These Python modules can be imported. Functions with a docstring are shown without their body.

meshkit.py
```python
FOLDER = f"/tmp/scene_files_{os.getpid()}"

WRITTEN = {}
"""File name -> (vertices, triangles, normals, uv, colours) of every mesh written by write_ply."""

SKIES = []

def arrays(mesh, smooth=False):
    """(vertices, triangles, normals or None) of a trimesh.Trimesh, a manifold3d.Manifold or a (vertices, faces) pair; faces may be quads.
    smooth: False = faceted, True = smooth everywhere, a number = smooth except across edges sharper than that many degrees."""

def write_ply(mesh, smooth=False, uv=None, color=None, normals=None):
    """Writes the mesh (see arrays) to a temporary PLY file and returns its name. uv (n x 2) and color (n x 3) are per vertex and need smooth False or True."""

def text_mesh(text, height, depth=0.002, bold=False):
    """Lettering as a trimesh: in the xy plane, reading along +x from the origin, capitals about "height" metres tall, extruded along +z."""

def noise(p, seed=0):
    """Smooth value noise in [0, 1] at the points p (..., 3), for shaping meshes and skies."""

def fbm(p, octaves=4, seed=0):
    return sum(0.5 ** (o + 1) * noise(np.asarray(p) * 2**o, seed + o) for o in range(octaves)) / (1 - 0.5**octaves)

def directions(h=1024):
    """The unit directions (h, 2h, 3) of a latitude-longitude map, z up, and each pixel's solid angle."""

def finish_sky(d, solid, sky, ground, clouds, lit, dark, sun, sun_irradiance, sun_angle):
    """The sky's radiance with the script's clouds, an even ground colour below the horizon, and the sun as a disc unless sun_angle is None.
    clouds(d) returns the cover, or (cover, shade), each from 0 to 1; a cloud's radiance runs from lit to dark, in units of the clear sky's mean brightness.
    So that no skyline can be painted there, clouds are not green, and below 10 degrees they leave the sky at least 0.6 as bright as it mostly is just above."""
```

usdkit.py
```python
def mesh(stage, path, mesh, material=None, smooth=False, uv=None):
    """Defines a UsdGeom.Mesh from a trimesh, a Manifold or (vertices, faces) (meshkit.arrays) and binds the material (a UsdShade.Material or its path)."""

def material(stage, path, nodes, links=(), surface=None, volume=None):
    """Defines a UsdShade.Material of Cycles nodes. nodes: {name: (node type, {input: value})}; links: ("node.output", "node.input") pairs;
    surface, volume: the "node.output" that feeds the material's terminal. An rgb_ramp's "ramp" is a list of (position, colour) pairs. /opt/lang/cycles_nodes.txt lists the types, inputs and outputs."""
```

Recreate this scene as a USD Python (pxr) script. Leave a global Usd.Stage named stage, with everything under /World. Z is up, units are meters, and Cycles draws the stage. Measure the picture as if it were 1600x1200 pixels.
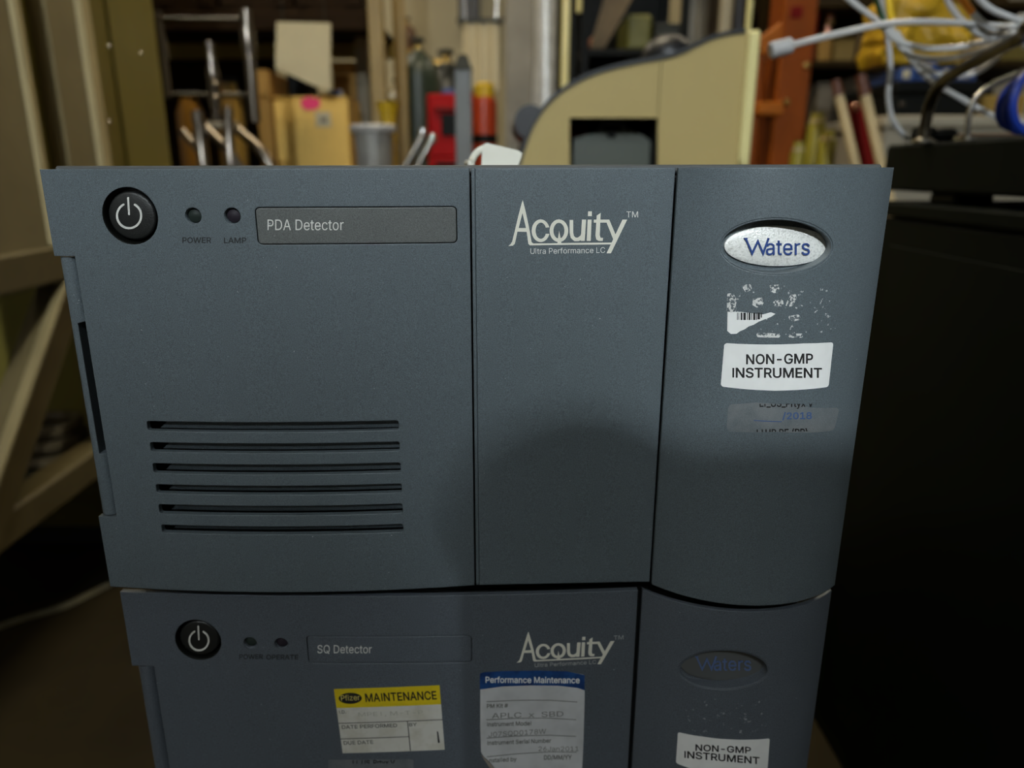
import math, random, numpy as np, trimesh, usdkit, meshkit
from pxr import Usd, UsdGeom, UsdLux, Gf, Sdf
from shapely.geometry import Polygon, LineString, Point, box as sbox
from shapely import affinity
from shapely.ops import unary_union

rng = np.random.default_rng(7)
random.seed(7)
stage = Usd.Stage.CreateInMemory()
UsdGeom.SetStageUpAxis(stage, 'Z'); UsdGeom.SetStageMetersPerUnit(stage, 1.0)
UsdGeom.Xform.Define(stage, '/World'); UsdGeom.Scope.Define(stage, '/World/Looks')

# ------------------------------------------------------------------ camera
FPX, PITCH, ROLL, PPX = 1150.0, 0.2835, -0.0021, 779.0        # pixels of a 1600x1200 picture
EYE = np.array([0, -0.308, 0.8995])
EXPOSURE = 1.05
FWD = np.array([0, math.cos(PITCH), -math.sin(PITCH)])
_R0 = np.array([1.0, 0, 0]); _U0 = np.cross(_R0, FWD)
RIGHT = _R0 * math.cos(ROLL) + _U0 * math.sin(ROLL); UP = np.cross(RIGHT, FWD)
cam = UsdGeom.Camera.Define(stage, '/World/camera')
M4 = Gf.Matrix4d(*[float(v) for row in (np.append(RIGHT, 0), np.append(UP, 0), np.append(-FWD, 0), np.append(EYE, 1)) for v in row])
cam.AddTransformOp().Set(M4)
cam.CreateHorizontalApertureAttr(36.0); cam.CreateVerticalApertureAttr(27.0)
cam.CreateFocalLengthAttr(36.0 * FPX / 1600); cam.CreateHorizontalApertureOffsetAttr((800 - PPX) / 1600 * 36.0)
cam.CreateClippingRangeAttr(Gf.Vec2f(0.01, 100))
cam.CreateFStopAttr(7.0); cam.CreateFocusDistanceAttr(0.305)
cam.CreateExposureAttr(EXPOSURE)

# ------------------------------------------------------------------ sky: a trace of stray light in the hall
dome = UsdLux.DomeLight.Define(stage, '/World/stray_light')
dome.CreateIntensityAttr(0.012); dome.CreateColorAttr(Gf.Vec3f(0.85, 0.9, 1.0))

# unseen ceiling lamps, placed to light the stack and the hall: x, y, length along x, length along y, strength, colour (their fixtures are built with the room below)
UNSEEN_LAMPS = [(-0.1, -2.9, 1.2, 0.12, 46.0, (0.86, 0.95, 1.0)),
         (-1.9, -2.2, 0.12, 1.2, 14.0, (1.0, 0.97, 0.84)),
         (-0.2, 1.75, 1.2, 0.12, 34.0, (1.0, 0.87, 0.60)),
         (-1.6, 3.6, 1.2, 0.12, 26.0, (1.0, 0.89, 0.66)),
         (1.8, 3.4, 1.2, 0.12, 26.0, (1.0, 0.89, 0.66))]
UNSEEN_FLOOD = ((-0.15, -3.2, 2.6), 0.03, 5200.0, (0.86, 0.95, 1.0))     # unseen flood lamp behind the viewer, lights the module fronts: place, radius, strength, colour
CEIL = 3.3

# ------------------------------------------------------------------ helpers
def ray(px, py):
    px, py = np.asarray(px, float), np.asarray(py, float)
    return FWD + RIGHT * ((px - PPX) / FPX)[..., None] - UP * ((py - 600) / FPX)[..., None]
def at(px, py, Y):                                  # the point of the plane y = Y that the photograph shows at a pixel
    d = ray(px, py); return EYE + d * ((Y - EYE[1]) / d[..., 1])[..., None]
def atx(px, py, X):
    d = ray(px, py); return EYE + d * ((X - EYE[0]) / d[..., 0])[..., None]
def atz(px, py, Z):
    d = ray(px, py); return EYE + d * ((Z - EYE[2]) / d[..., 2])[..., None]
def onto(pts, S):                                   # pixels to (x, z) on the front surface y = S(x)
    pts = np.asarray(pts, float); y = np.zeros(len(pts))
    for _ in range(8):
        P = at(pts[:, 0], pts[:, 1], y); y = S(P[:, 0])
    return P[:, [0, 2]]
def ppoly(pts, S, holes=()):
    return Polygon(onto(pts, S), [onto(h, S) for h in holes]).buffer(0)

ORIGIN, COUNT = {}, {}
def numbered(parent, name):
    k = COUNT.get((parent, name), 0); COUNT[(parent, name)] = k + 1
    return f'{parent}/{name}' if k == 0 else f'{parent}/{name}_{k:03d}'
def path_of(p): return '/World' if p is None else str(p.GetPath())
def keys(o, label=None, cat=None, group=None, kind=None):
    for k, v in (('label', label), ('category', cat), ('group', group), ('kind', kind)):
        if v: o.SetCustomDataByKey(k, v)
    return o
def thing(name, label, cat, loc=(0, 0, 0), group=None):
    p = numbered('/World', name); x = UsdGeom.Xform.Define(stage, p); x.AddTranslateOp().Set(Gf.Vec3d(*map(float, loc)))
    ORIGIN[p] = np.array(loc, float)
    return keys(x.GetPrim(), label, cat, group)
def obj(name, mesh, mat, parent=None, label=None, smooth=30, kind=None):
    pp = path_of(parent); p = numbered(pp, name); o = ORIGIN.get(pp, np.zeros(3)); ORIGIN[p] = o
    if isinstance(mesh, (list, tuple)): mesh = trimesh.util.concatenate(list(mesh))
    m = mesh.copy(); m.apply_translation(-o)
    return keys(usdkit.mesh(stage, p, m, mat, smooth=smooth).GetPrim(), label, kind=kind)
def single(name, mesh, mat, label, cat, group=None, smooth=30, kind=None):
    return keys(obj(name, mesh, mat, None, smooth=smooth), label, cat, group, kind)
def struct(name, mesh, mat, parent=None, smooth=30):
    o = obj(name, mesh, mat, parent, smooth=smooth)
    if parent is None: keys(o, kind='structure')
    return o

def bx(x0, x1, y0, y1, z0, z1, c=0.0):
    a, b = np.array([min(x0, x1), min(y0, y1), min(z0, z1)]), np.array([max(x0, x1), max(y0, y1), max(z0, z1)])
    c = min(c, *(0.45 * (b - a)))
    if c <= 0:
        m = trimesh.creation.box(b - a); m.apply_translation((a + b) / 2); return m
    P = []
    for s in np.ndindex(2, 2, 2):
        k = np.where(s, b, a); n = np.where(s, -c, c)
        for ax in range(3):
            q = k + n; q[ax] = k[ax]; P.append(q)
    return trimesh.convex.convex_hull(np.array(P))
def bar(p, q, w, t, c=0.0, up=(0, 0, 1)):           # a rectangular bar from p to q, w wide along the side vector, t thick
    p, q = np.asarray(p, float), np.asarray(q, float); L = np.linalg.norm(q - p); d = (q - p) / L
    s = np.cross(d, up); s = s / np.linalg.norm(s) if np.linalg.norm(s) > 1e-6 else np.array([1.0, 0, 0]); u = np.cross(s, d)
    m = bx(0, L, -w / 2, w / 2, -t / 2, t / 2, c); T = np.eye(4); T[:3, 0], T[:3, 1], T[:3, 2], T[:3, 3] = d, s, u, p
    m.apply_transform(T); return m
def curve(pts, n=8):
    P = np.asarray(pts, float)
    if len(P) < 3: return P
    Q = np.vstack([2 * P[0] - P[1], P, 2 * P[-1] - P[-2]]); out = []
    for i in range(1, len(Q) - 2):
        for t in np.linspace(0, 1, n, endpoint=False):
            a, b, c, d = Q[i - 1:i + 3]
            out.append(0.5 * (2 * b + (c - a) * t + (2 * a - 5 * b + 4 * c - d) * t * t + (3 * b - a - 3 * c + d) * t ** 3))
    return np.array(out + [P[-1]])
def tube(pts, r, n=10, smooth=True, k=8):
    P = curve(pts, k) if smooth else np.asarray(pts, float)
    R = np.full(len(P), r) if np.ndim(r) == 0 else np.interp(np.linspace(0, 1, len(P)), np.linspace(0, 1, len(r)), r)
    T = np.gradient(P, axis=0); T /= np.linalg.norm(T, axis=1, keepdims=True)
    u = np.cross(T[0], [0.13, 0.27, 0.95]); u /= np.linalg.norm(u); V = []
    for i in range(len(P)):
        u = u - T[i] * (u @ T[i]); u /= np.linalg.norm(u); v = np.cross(T[i], u)
        a = np.linspace(0, 2 * math.pi, n, endpoint=False)
        V.append(P[i] + R[i] * (np.cos(a)[:, None] * u + np.sin(a)[:, None] * v))
    V = np.vstack(V); F = []
    for i in range(len(P) - 1):
        for j in range(n):
            a, b = i * n + j, i * n + (j + 1) % n
            F += [[a, b, b + n], [a, b + n, a + n]]
    e = len(V); V = np.vstack([V, P[0], P[-1]]); L = (len(P) - 1) * n
    for j in range(n): F += [[e, (j + 1) % n, j], [e + 1, L + j, L + (j + 1) % n]]
    return trimesh.Trimesh(V, F, process=False)
def lathe(prof, c=(0, 0, 0), axis='z', n=32):
    m = trimesh.creation.revolve(np.array(prof, float), sections=n)
    if axis == '-y': m.apply_transform(trimesh.transformations.rotation_matrix(math.pi / 2, [1, 0, 0]))      # z -> -y
    if axis == 'x': m.apply_transform(trimesh.transformations.rotation_matrix(math.pi / 2, [0, 1, 0]))
    m.apply_translation(c); return m
def cyl(p, q, r, n=24): return tube([p, q], r, n, smooth=False)
def prism(poly, y0, y1):                            # a polygon in (x, z) extruded from y0 to y1
    m = trimesh.creation.extrude_polygon(poly, abs(y1 - y0), engine='earcut')
    v = m.vertices.copy(); m.vertices = np.c_[v[:, 0], max(y0, y1) - v[:, 2], v[:, 1]]
    return m
def sheet(poly, S, t, dx=0.004):                    # a polygon in (x, z) bent onto y = S(x), t thick behind it
    x0, _, x1, _ = poly.bounds; n = max(1, int(math.ceil((x1 - x0) / dx))); xs = np.linspace(x0, x1, n + 1)
    V, F, k = [], [], 0
    z0, z1 = poly.bounds[1] - 1, poly.bounds[3] + 1
    for a, b in zip(xs[:-1], xs[1:]):
        g = poly.intersection(sbox(a, z0, b, z1))
        for q in getattr(g, 'geoms', [g]):
            if q.geom_type != 'Polygon' or q.area < 1e-12: continue
            v, f = trimesh.creation.triangulate_polygon(q, engine='earcut')
            V.append(v); F.append(np.asarray(f) + k); k += len(v)
    V, F = np.vstack(V), np.vstack(F)
    key = np.round(V / 1e-7).astype(np.int64); _, first, inv = np.unique(key, axis=0, return_index=True, return_inverse=True)
    V, F = V[first], inv.ravel()[F]
    F = F[(F[:, 0] != F[:, 1]) & (F[:, 1] != F[:, 2]) & (F[:, 0] != F[:, 2])]
    A = V[F]; area = np.cross(A[:, 1] - A[:, 0], A[:, 2] - A[:, 0]); F = np.where(area[:, None] < 0, F[:, ::-1], F)
    y = S(V[:, 0]); front = np.c_[V[:, 0], y, V[:, 1]]; back = front + [0, t, 0]; N = len(V)
    E = np.vstack([F[:, [0, 1]], F[:, [1, 2]], F[:, [2, 0]]]); es = {tuple(e) for e in E}
    B = [e for e in es if (e[1], e[0]) not in es]
    W = [[b, a, a + N] for a, b in B] + [[b, a + N, b + N] for a, b in B]
    return trimesh.Trimesh(np.vstack([front, back]), np.vstack([F, F[:, ::-1] + N, np.array(W)]), process=False)
def plain_text(s, bold):                              # sans-serif capitals: I and l drawn as plain bars between the other letters
    import re
    if not re.search('[Il]', s): return meshkit.text_mesh(s, 1.0, 1.0, bold)
    x, parts = 0.0, []; gap, w = (0.17, 0.165) if bold else (0.17, 0.105)
    for seg in re.split('([Il])', s):
        if not seg: continue
        if seg in 'Il': b = trimesh.creation.box([w, 1.0 if seg == 'I' else 1.04, 1.0]); b.apply_translation([x + w / 2, 0.5 if seg == 'I' else 0.52, 0.5]); parts.append(b); x += w + gap; continue
        x += 0.28 * (len(seg) - len(seg.lstrip()))
        if seg.strip():
            m = meshkit.text_mesh(seg.strip(), 1.0, 1.0, bold); m.apply_translation([x - m.bounds[0, 0], 0, 0]); parts.append(m); x = m.bounds[1, 0] + gap
            x += 0.28 * (len(seg) - len(seg.rstrip()))
    return trimesh.util.concatenate(parts)
def lettering(s, bl, br, hpx, S, off=0.00012, bold=False, up=None, clip=None):     # text laid on the surface between two pixels of its base line
    m = plain_text(s, bold)
    m = m.subdivide_to_size(1.2) if len(m.vertices) < 6000 else m
    if clip: 
        for o_, n_ in clip: m = trimesh.intersections.slice_mesh_plane(m, n_, o_)
    x0, x1 = m.bounds[0, 0], m.bounds[1, 0]; bl, br = np.array(bl, float), np.array(br, float)
    upv = np.array(up if up is not None else (0, -hpx), float)
    v = m.vertices; px = bl + ((v[:, 0] - x0) / (x1 - x0))[:, None] * (br - bl) + v[:, 1:2] * upv
    xz = onto(px, S); y = S(xz[:, 0]) - off * v[:, 2] + 0.00003
    return trimesh.Trimesh(np.c_[xz[:, 0], y, xz[:, 1]], np.array(m.faces), process=False)
def decal(poly, S, off=0.00012, dx=0.004): return sheet(poly, lambda x: S(x) - off, off + 0.00004, dx)
def circle_px(cx, cy, rx, ry, n=48):
    a = np.linspace(0, 2 * math.pi, n, endpoint=False); return np.c_[cx + rx * np.cos(a), cy + ry * np.sin(a)]
def rrect(x0, x1, z0, z1, r): return sbox(x0 + r, z0 + r, x1 - r, z1 - r).buffer(r, quad_segs=6)

# ------------------------------------------------------------------ materials
_mats = {}
def mat(name, color, rough=0.5, metal=0.0, spec=0.5, var=0.0, scale=60.0, bump=0.0, bscale=400.0, bevel=0.0, color2=None, ramp=None, detail=3, stretch=None, coat=0.0, trans=0.0, emit=None, alpha=None):
    if name in _mats: return _mats[name]
    n = {'p': ('principled_bsdf', dict(base_color=color, roughness=rough, metallic=metal, specular_ior_level=spec, coat_weight=coat))}; L = []
    pos = 'g.position'
    if var or color2 or bump: n['g'] = ('geometry', {})
    if stretch: n['mp'] = ('mapping', dict(scale=stretch)); L.append(('g.position', 'mp.vector')); pos = 'mp.vector'
    if var or color2:
        c2 = color2 or tuple(c * (1 - var) for c in color); c1 = color if color2 else tuple(min(1, c * (1 + var)) for c in color)
        n['n'] = ('noise_texture', dict(scale=scale, detail=detail, roughness=0.6)); n['r'] = ('rgb_ramp', dict(ramp=ramp and [(ramp[0], c2), (ramp[1], c1)] or [(0.3, c2), (0.7, c1)]))
        L += [(pos, 'n.vector'), ('n.fac', 'r.fac'), ('r.color', 'p.base_color')]
    nrm = None
    if bevel: n['bv'] = ('bevel', dict(samples=6, radius=bevel)); nrm = 'bv.bevel'
    if bump:
        n['bn'] = ('noise_texture', dict(scale=bscale, detail=2)); n['b'] = ('bump', dict(strength=bump, distance=0.001)); L += [(pos, 'bn.vector'), ('bn.fac', 'b.height')]
        if nrm: L.append((nrm, 'b.normal'))
        nrm = 'b.normal'
    if nrm: L.append((nrm, 'p.normal'))
    if trans: n['p'][1]['transmission_weight'] = trans
    if alpha is not None: n['p'][1]['alpha'] = alpha
    if emit: n['p'][1]['emission_color'] = emit[0]; n['p'][1]['emission_strength'] = emit[1]
    _mats[name] = usdkit.material(stage, f'/World/Looks/{name}', n, L, surface='p.BSDF'); return _mats[name]

def paint(name, base, rough=0.42, fleck=0.0):
    g = {'g': ('geometry', {}), 'n1': ('noise_texture', dict(scale=2500, detail=1)), 'r1': ('rgb_ramp', dict(ramp=[(0.34, tuple(c * 0.78 for c in base)), (0.68, tuple(c * 1.22 for c in base))])),
         'n2': ('noise_texture', dict(scale=9, detail=3)), 'r2': ('rgb_ramp', dict(ramp=[(0.35, (0.94, 0.95, 0.94)), (0.65, (1.0, 1.0, 1.0))])),
         'mx': ('mix', dict(mix_type='multiply', fac=1.0)), 'bv': ('bevel', dict(samples=6, radius=0.0007)), 'b': ('bump', dict(strength=0.22, distance=0.0003)),
         'n3': ('noise_texture', dict(scale=700, detail=2)), 'r3': ('rgb_ramp', dict(ramp=[(0.765, (0, 0, 0)), (0.80, (1, 1, 1))])), 'm3': ('mix', dict(color2=(0.4, 0.42, 0.42))),
         'p': ('principled_bsdf', dict(roughness=rough, specular_ior_level=0.45))}
    L = [('g.position', x + '.vector') for x in ('n1', 'n2', 'n3')] + [('n1.fac', 'r1.fac'), ('n2.fac', 'r2.fac'), ('r1.color', 'mx.color1'), ('r2.color', 'mx.color2'), ('n3.fac', 'r3.fac'), ('r3.color', 'm3.fac'),
         ('mx.color', 'm3.color1'), ('m3.color', 'p.base_color'), ('bv.bevel', 'b.normal'), ('n1.fac', 'b.height'), ('b.normal', 'p.normal')]
    return usdkit.material(stage, f'/World/Looks/{name}', g, L, surface='p.BSDF')
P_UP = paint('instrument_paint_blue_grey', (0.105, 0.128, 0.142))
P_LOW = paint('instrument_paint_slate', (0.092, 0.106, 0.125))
PLATE = paint('name_plate_paint', (0.115, 0.122, 0.118), 0.38)
BLACK = mat('black_plastic', (0.004, 0.0045, 0.0035), 0.55, spec=0.15, bevel=0.0008)
CAVITY = mat('black_cavity', (0.004, 0.004, 0.004), 0.8)
BUTTON = mat('button_black', (0.012, 0.013, 0.0125), 0.38, bevel=0.0007, bump=0.15, bscale=2500)
LENS1 = mat('lamp_lens_green', (0.018, 0.026, 0.022), 0.55, spec=0.2)
LENS2 = mat('lamp_lens_violet', (0.022, 0.017, 0.024), 0.55, spec=0.2)
WHITEINK = mat('white_ink', (0.66, 0.66, 0.62), 0.5)
CREAMINK = mat('cream_ink', (0.74, 0.72, 0.62), 0.5)
DIMINK = mat('dim_grey_ink', (0.02, 0.023, 0.024), 0.55)
BLUEINK = mat('blue_ink', (0.02, 0.055, 0.22), 0.45)
FADEBLUE = mat('faded_blue_ink', (0.05, 0.095, 0.22), 0.5)
PRINTBLACK = mat('black_print', (0.012, 0.012, 0.012), 0.55)
PRINTGREY = mat('grey_print', (0.10, 0.10, 0.09), 0.6)
PENINK = mat('pen_ink', (0.16, 0.16, 0.15), 0.6)
PAPER = mat('label_paper', (0.80, 0.80, 0.78), 0.55, var=0.03, scale=120)
DIRTY = mat('aged_label_paper', (0.60, 0.585, 0.53), 0.6, color2=(0.50, 0.48, 0.40), scale=90, ramp=(0.3, 0.55))
PAPER2 = mat('service_label_paper', (0.60, 0.61, 0.62), 0.45, color2=(0.48, 0.49, 0.50), scale=60, ramp=(0.3, 0.6))
YELLOW = mat('label_yellow', (0.66, 0.50, 0.012), 0.5, var=0.06, scale=200)
BLUE = mat('label_blue', (0.016, 0.075, 0.25), 0.4, color2=(0.008, 0.03, 0.12), scale=140, ramp=(0.35, 0.6))
SILVER = mat('brushed_silver', (0.90, 0.90, 0.86), 0.5, 0.35, color2=(0.70, 0.70, 0.66), scale=1100, ramp=(0.34, 0.52), bump=0.25, bscale=1500)

def peeled(name, color, lo, hi, alpha_max, scale, rough=0.5, stretch=None, seed=0.0):      # torn film: bits left on the paint
    n = {'g': ('geometry', {}), 'mp': ('mapping', dict(location=(seed, seed, 0), scale=stretch or (1, 1, 1))), 'n': ('noise_texture', dict(scale=scale, detail=5, roughness=0.62)),
         'r': ('rgb_ramp', dict(ramp=[(lo, (0, 0, 0)), (hi, (alpha_max,) * 3)])), 't': ('transparent_bsdf', {}), 'p': ('principled_bsdf', dict(base_color=color, roughness=rough)), 'm': ('mix_closure', {})}
    return usdkit.material(stage, f'/World/Looks/{name}', n, [('g.position', 'mp.vector'), ('mp.vector', 'n.vector'), ('n.fac', 'r.fac'), ('r.color', 'm.fac'), ('t.BSDF', 'm.closure1'), ('p.BSDF', 'm.closure2')], surface='m.closure')
RESIDUE = peeled('label_residue', (0.55, 0.56, 0.56), 0.63, 0.66, 0.85, 420, seed=3.1)
RAGGED = peeled('ragged_paper', (0.66, 0.66, 0.64), 0.47, 0.53, 1.0, 800, seed=5.2)
RESIDUE2 = peeled('label_residue_faint', (0.40, 0.41, 0.42), 0.60, 0.67, 0.7, 300, seed=8.3)
FILM = peeled('clear_film', (0.30, 0.31, 0.31), 0.15, 0.6, 0.42, 110, 0.3, seed=1.7)

# room materials
CONCRETE = mat('concrete_floor', (0.034, 0.024, 0.008), 0.85, spec=0.2, color2=(0.016, 0.0115, 0.004), scale=3.0, detail=6, bump=0.3, bscale=60)
JOINT = mat('floor_joint_filler', (0.22, 0.20, 0.13), 0.8, var=0.2, scale=40)
WALLCREAM = mat('wall_cream_paint', (0.40, 0.34, 0.21), 0.7, var=0.06, scale=4, bump=0.1, bscale=40)
WALLGREY = mat('wall_grey', (0.30, 0.29, 0.26), 0.8, var=0.1, scale=3)
CEILM = mat('ceiling_paint', (0.35, 0.34, 0.31), 0.9)
OLIVE = mat('olive_steel', (0.17, 0.135, 0.024), 0.42, var=0.14, scale=5, bump=0.06, bscale=50, stretch=(1, 1, 0.25))
TAN = mat('tan_steel', (0.22, 0.175, 0.085), 0.45, var=0.12, scale=7, bump=0.05, bscale=40)
LTAN = mat('light_tan_steel', (0.46, 0.37, 0.19), 0.4, var=0.06, scale=9)
CHROME = mat('chrome', (0.22, 0.19, 0.155), 0.24, 1.0)
STEEL = mat('polished_steel', (0.58, 0.55, 0.49), 0.2, 1.0)
DARKSTEEL = mat('dark_nickel_tube', (0.10, 0.085, 0.06), 0.24, 1.0)
GREYPAINT = mat('grey_painted_steel', (0.19, 0.195, 0.19), 0.5, var=0.08, scale=6)
CARTON = mat('carton_board', (0.78, 0.50, 0.125), 0.8, var=0.06, scale=14, bump=0.15, bscale=120)
CARTON2 = mat('brown_board', (0.34, 0.18, 0.035), 0.8, var=0.08, scale=14)
CREAMBOARD = mat('cream_board', (0.58, 0.49, 0.30), 0.7, var=0.05, scale=8)
PINK = mat('pink_note', (0.85, 0.035, 0.16), 0.6)
RACKYELLOW = mat('rack_beam_yellow', (0.36, 0.26, 0.055), 0.5, var=0.1, scale=8)
RACKPOST = mat('rack_post_ochre', (0.27, 0.18, 0.05), 0.5, var=0.12, scale=8)
DECK = mat('dark_wood_deck', (0.018, 0.009, 0.003), 0.8, spec=0.1, var=0.2, scale=20)
GALV = mat('galvanised_grey', (0.34, 0.33, 0.30), 0.45, 0.4, var=0.18, scale=18)
GREEN = mat('cylinder_green', (0.022, 0.032, 0.018), 0.4, var=0.15, scale=6)
BRASS = mat('brass', (0.42, 0.27, 0.08), 0.3, 1.0)
RED = mat('red_enamel', (0.36, 0.002, 0.002), 0.5, spec=0.12)
DARKRED = mat('dark_red_enamel', (0.16, 0.004, 0.002), 0.5, spec=0.15)
REDTANK = mat('red_orange_tank', (0.40, 0.04, 0.008), 0.35, var=0.1, scale=9)
YELLOWCAP = mat('yellow_plastic', (0.58, 0.36, 0.01), 0.45)
YELLOWBAG = mat('yellow_sheet', (0.52, 0.31, 0.012), 0.5, var=0.2, scale=7, bump=0.4, bscale=14)
BLUEPL = mat('blue_plastic', (0.03, 0.07, 0.22), 0.4)
BLUECAB = mat('blue_cable', (0.012, 0.035, 0.26), 0.35)
BEIGE = mat('machine_beige', (0.49, 0.37, 0.135), 0.6, var=0.03, scale=5)
RUBBER = mat('dark_rubber_trim', (0.018, 0.019, 0.018), 0.5)
DOME = mat('dark_glossy_dome', (0.012, 0.012, 0.014), 0.42)
PALEYELLOW = mat('pale_yellow_enamel', (0.72, 0.62, 0.24), 0.35)
ORANGE = mat('orange_steel', (0.24, 0.05, 0.002), 0.5, spec=0.2, var=0.12, scale=7)
ORANGE2 = mat('bright_orange_steel', (0.38, 0.10, 0.003), 0.5, spec=0.25, var=0.1, scale=7)
WOOD = mat('pale_wood', (0.52, 0.39, 0.20), 0.6, var=0.12, scale=30, stretch=(1, 1, 0.1))
OLIVEBAG = mat('olive_yellow_bag', (0.26, 0.21, 0.015), 0.5, var=0.25, scale=10)
COPPER = mat('copper', (0.55, 0.26, 0.16), 0.3, 0.8)
DARKGREY = mat('dark_grey_case', (0.03, 0.032, 0.026), 0.5, spec=0.25, var=0.1, scale=8)
BLACKCASE = mat('black_instrument_paint', (0.0018, 0.0032, 0.002), 0.6, spec=0.08, bump=0.1, bscale=900)
WHITEPL = mat('white_plastic', (0.66, 0.64, 0.55), 0.4)
GREYPL = mat('grey_plastic', (0.42, 0.41, 0.40), 0.4)
TUBING = mat('milky_tubing', (0.62, 0.62, 0.61), 0.28, spec=0.6, trans=0.2)
YELLOWTUBE = mat('yellow_tubing', (0.75, 0.48, 0.01), 0.35)
ORANGETUBE = mat('orange_tubing', (0.72, 0.24, 0.02), 0.35)
GREENTUBE = mat('green_tubing', (0.02, 0.12, 0.05), 0.35)
LAMPWHITE = mat('lamp_housing_white', (0.7, 0.7, 0.7), 0.5)

# ------------------------------------------------------------------ the hall
X0, X1, Y0, Y1 = -3.2, 3.4, -3.6, 5.2
struct('floor', bx(X0, X1, Y0, Y1, -0.12, 0.0), CONCRETE)
struct('ceiling', bx(X0, X1, Y0, Y1, CEIL, CEIL + 0.1), CEILM)
struct('wall_left', bx(X0 - 0.1, X0, Y0, Y1, 0, CEIL), WALLGREY)
struct('wall_right', bx(X1, X1 + 0.1, Y0, Y1, 0, CEIL), WALLGREY)
struct('wall_front', bx(X0 - 0.1, X1 + 0.1, Y0 - 0.1, Y0, 0, CEIL), WALLGREY)
wb = struct('wall_back', bx(X0 - 0.1, X1 + 0.1, Y1, Y1 + 0.1, 0, CEIL), WALLCREAM)
for i in range(11):                                  # proud wall panels with open joints
    x = X0 + 0.02 + i * 0.6
    obj('wall_panel', bx(x, x + 0.575, Y1 - 0.02, Y1, 0.02, CEIL - 0.02, 0.006), WALLCREAM, wb)
fl = stage.GetPrimAtPath('/World/floor')
jp = [atz(-160, 1052, 0), atz(0, 981, 0), atz(95, 951, 0), atz(140, 930, 0), atz(188, 907, 0), atz(330, 850, 0)]
obj('floor_joint', tube([p * [1, 1, 0] + [0, 0, 0.0005] for p in jp], 0.008, 6), JOINT, fl)

def lamp(x, y, lx, ly, e, col, label):
    t = thing('unseen_ceiling_light', label, 'ceiling light', (x, y, CEIL - 0.09))
    obj('housing', bx(x - lx / 2 - 0.03, x + lx / 2 + 0.03, y - ly / 2 - 0.03, y + ly / 2 + 0.03, CEIL - 0.07, CEIL - 0.001, 0.008), LAMPWHITE, t)
    m = usdkit.material(stage, numbered('/World/Looks', 'lamp_glow'), {'e': ('emission', dict(color=col, strength=e))}, [], surface='e.emission')
    obj('diffuser', bx(x - lx / 2, x + lx / 2, y - ly / 2, y + ly / 2, CEIL - 0.09, CEIL - 0.069, 0.004), m, t)
for a, lb in zip(UNSEEN_LAMPS, ('unseen cool white strip light on the ceiling behind the viewer, lighting the module fronts', 'unseen cool white strip light on the ceiling over the left rear of the aisle, lighting the left door', 'unseen warm strip light on the ceiling just beyond the instrument stack, lighting the background',
                         'unseen warm strip light on the ceiling, lighting the pallet racking', 'warm strip light on the ceiling over the orange hoist')):
    lamp(*a, lb)

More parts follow.
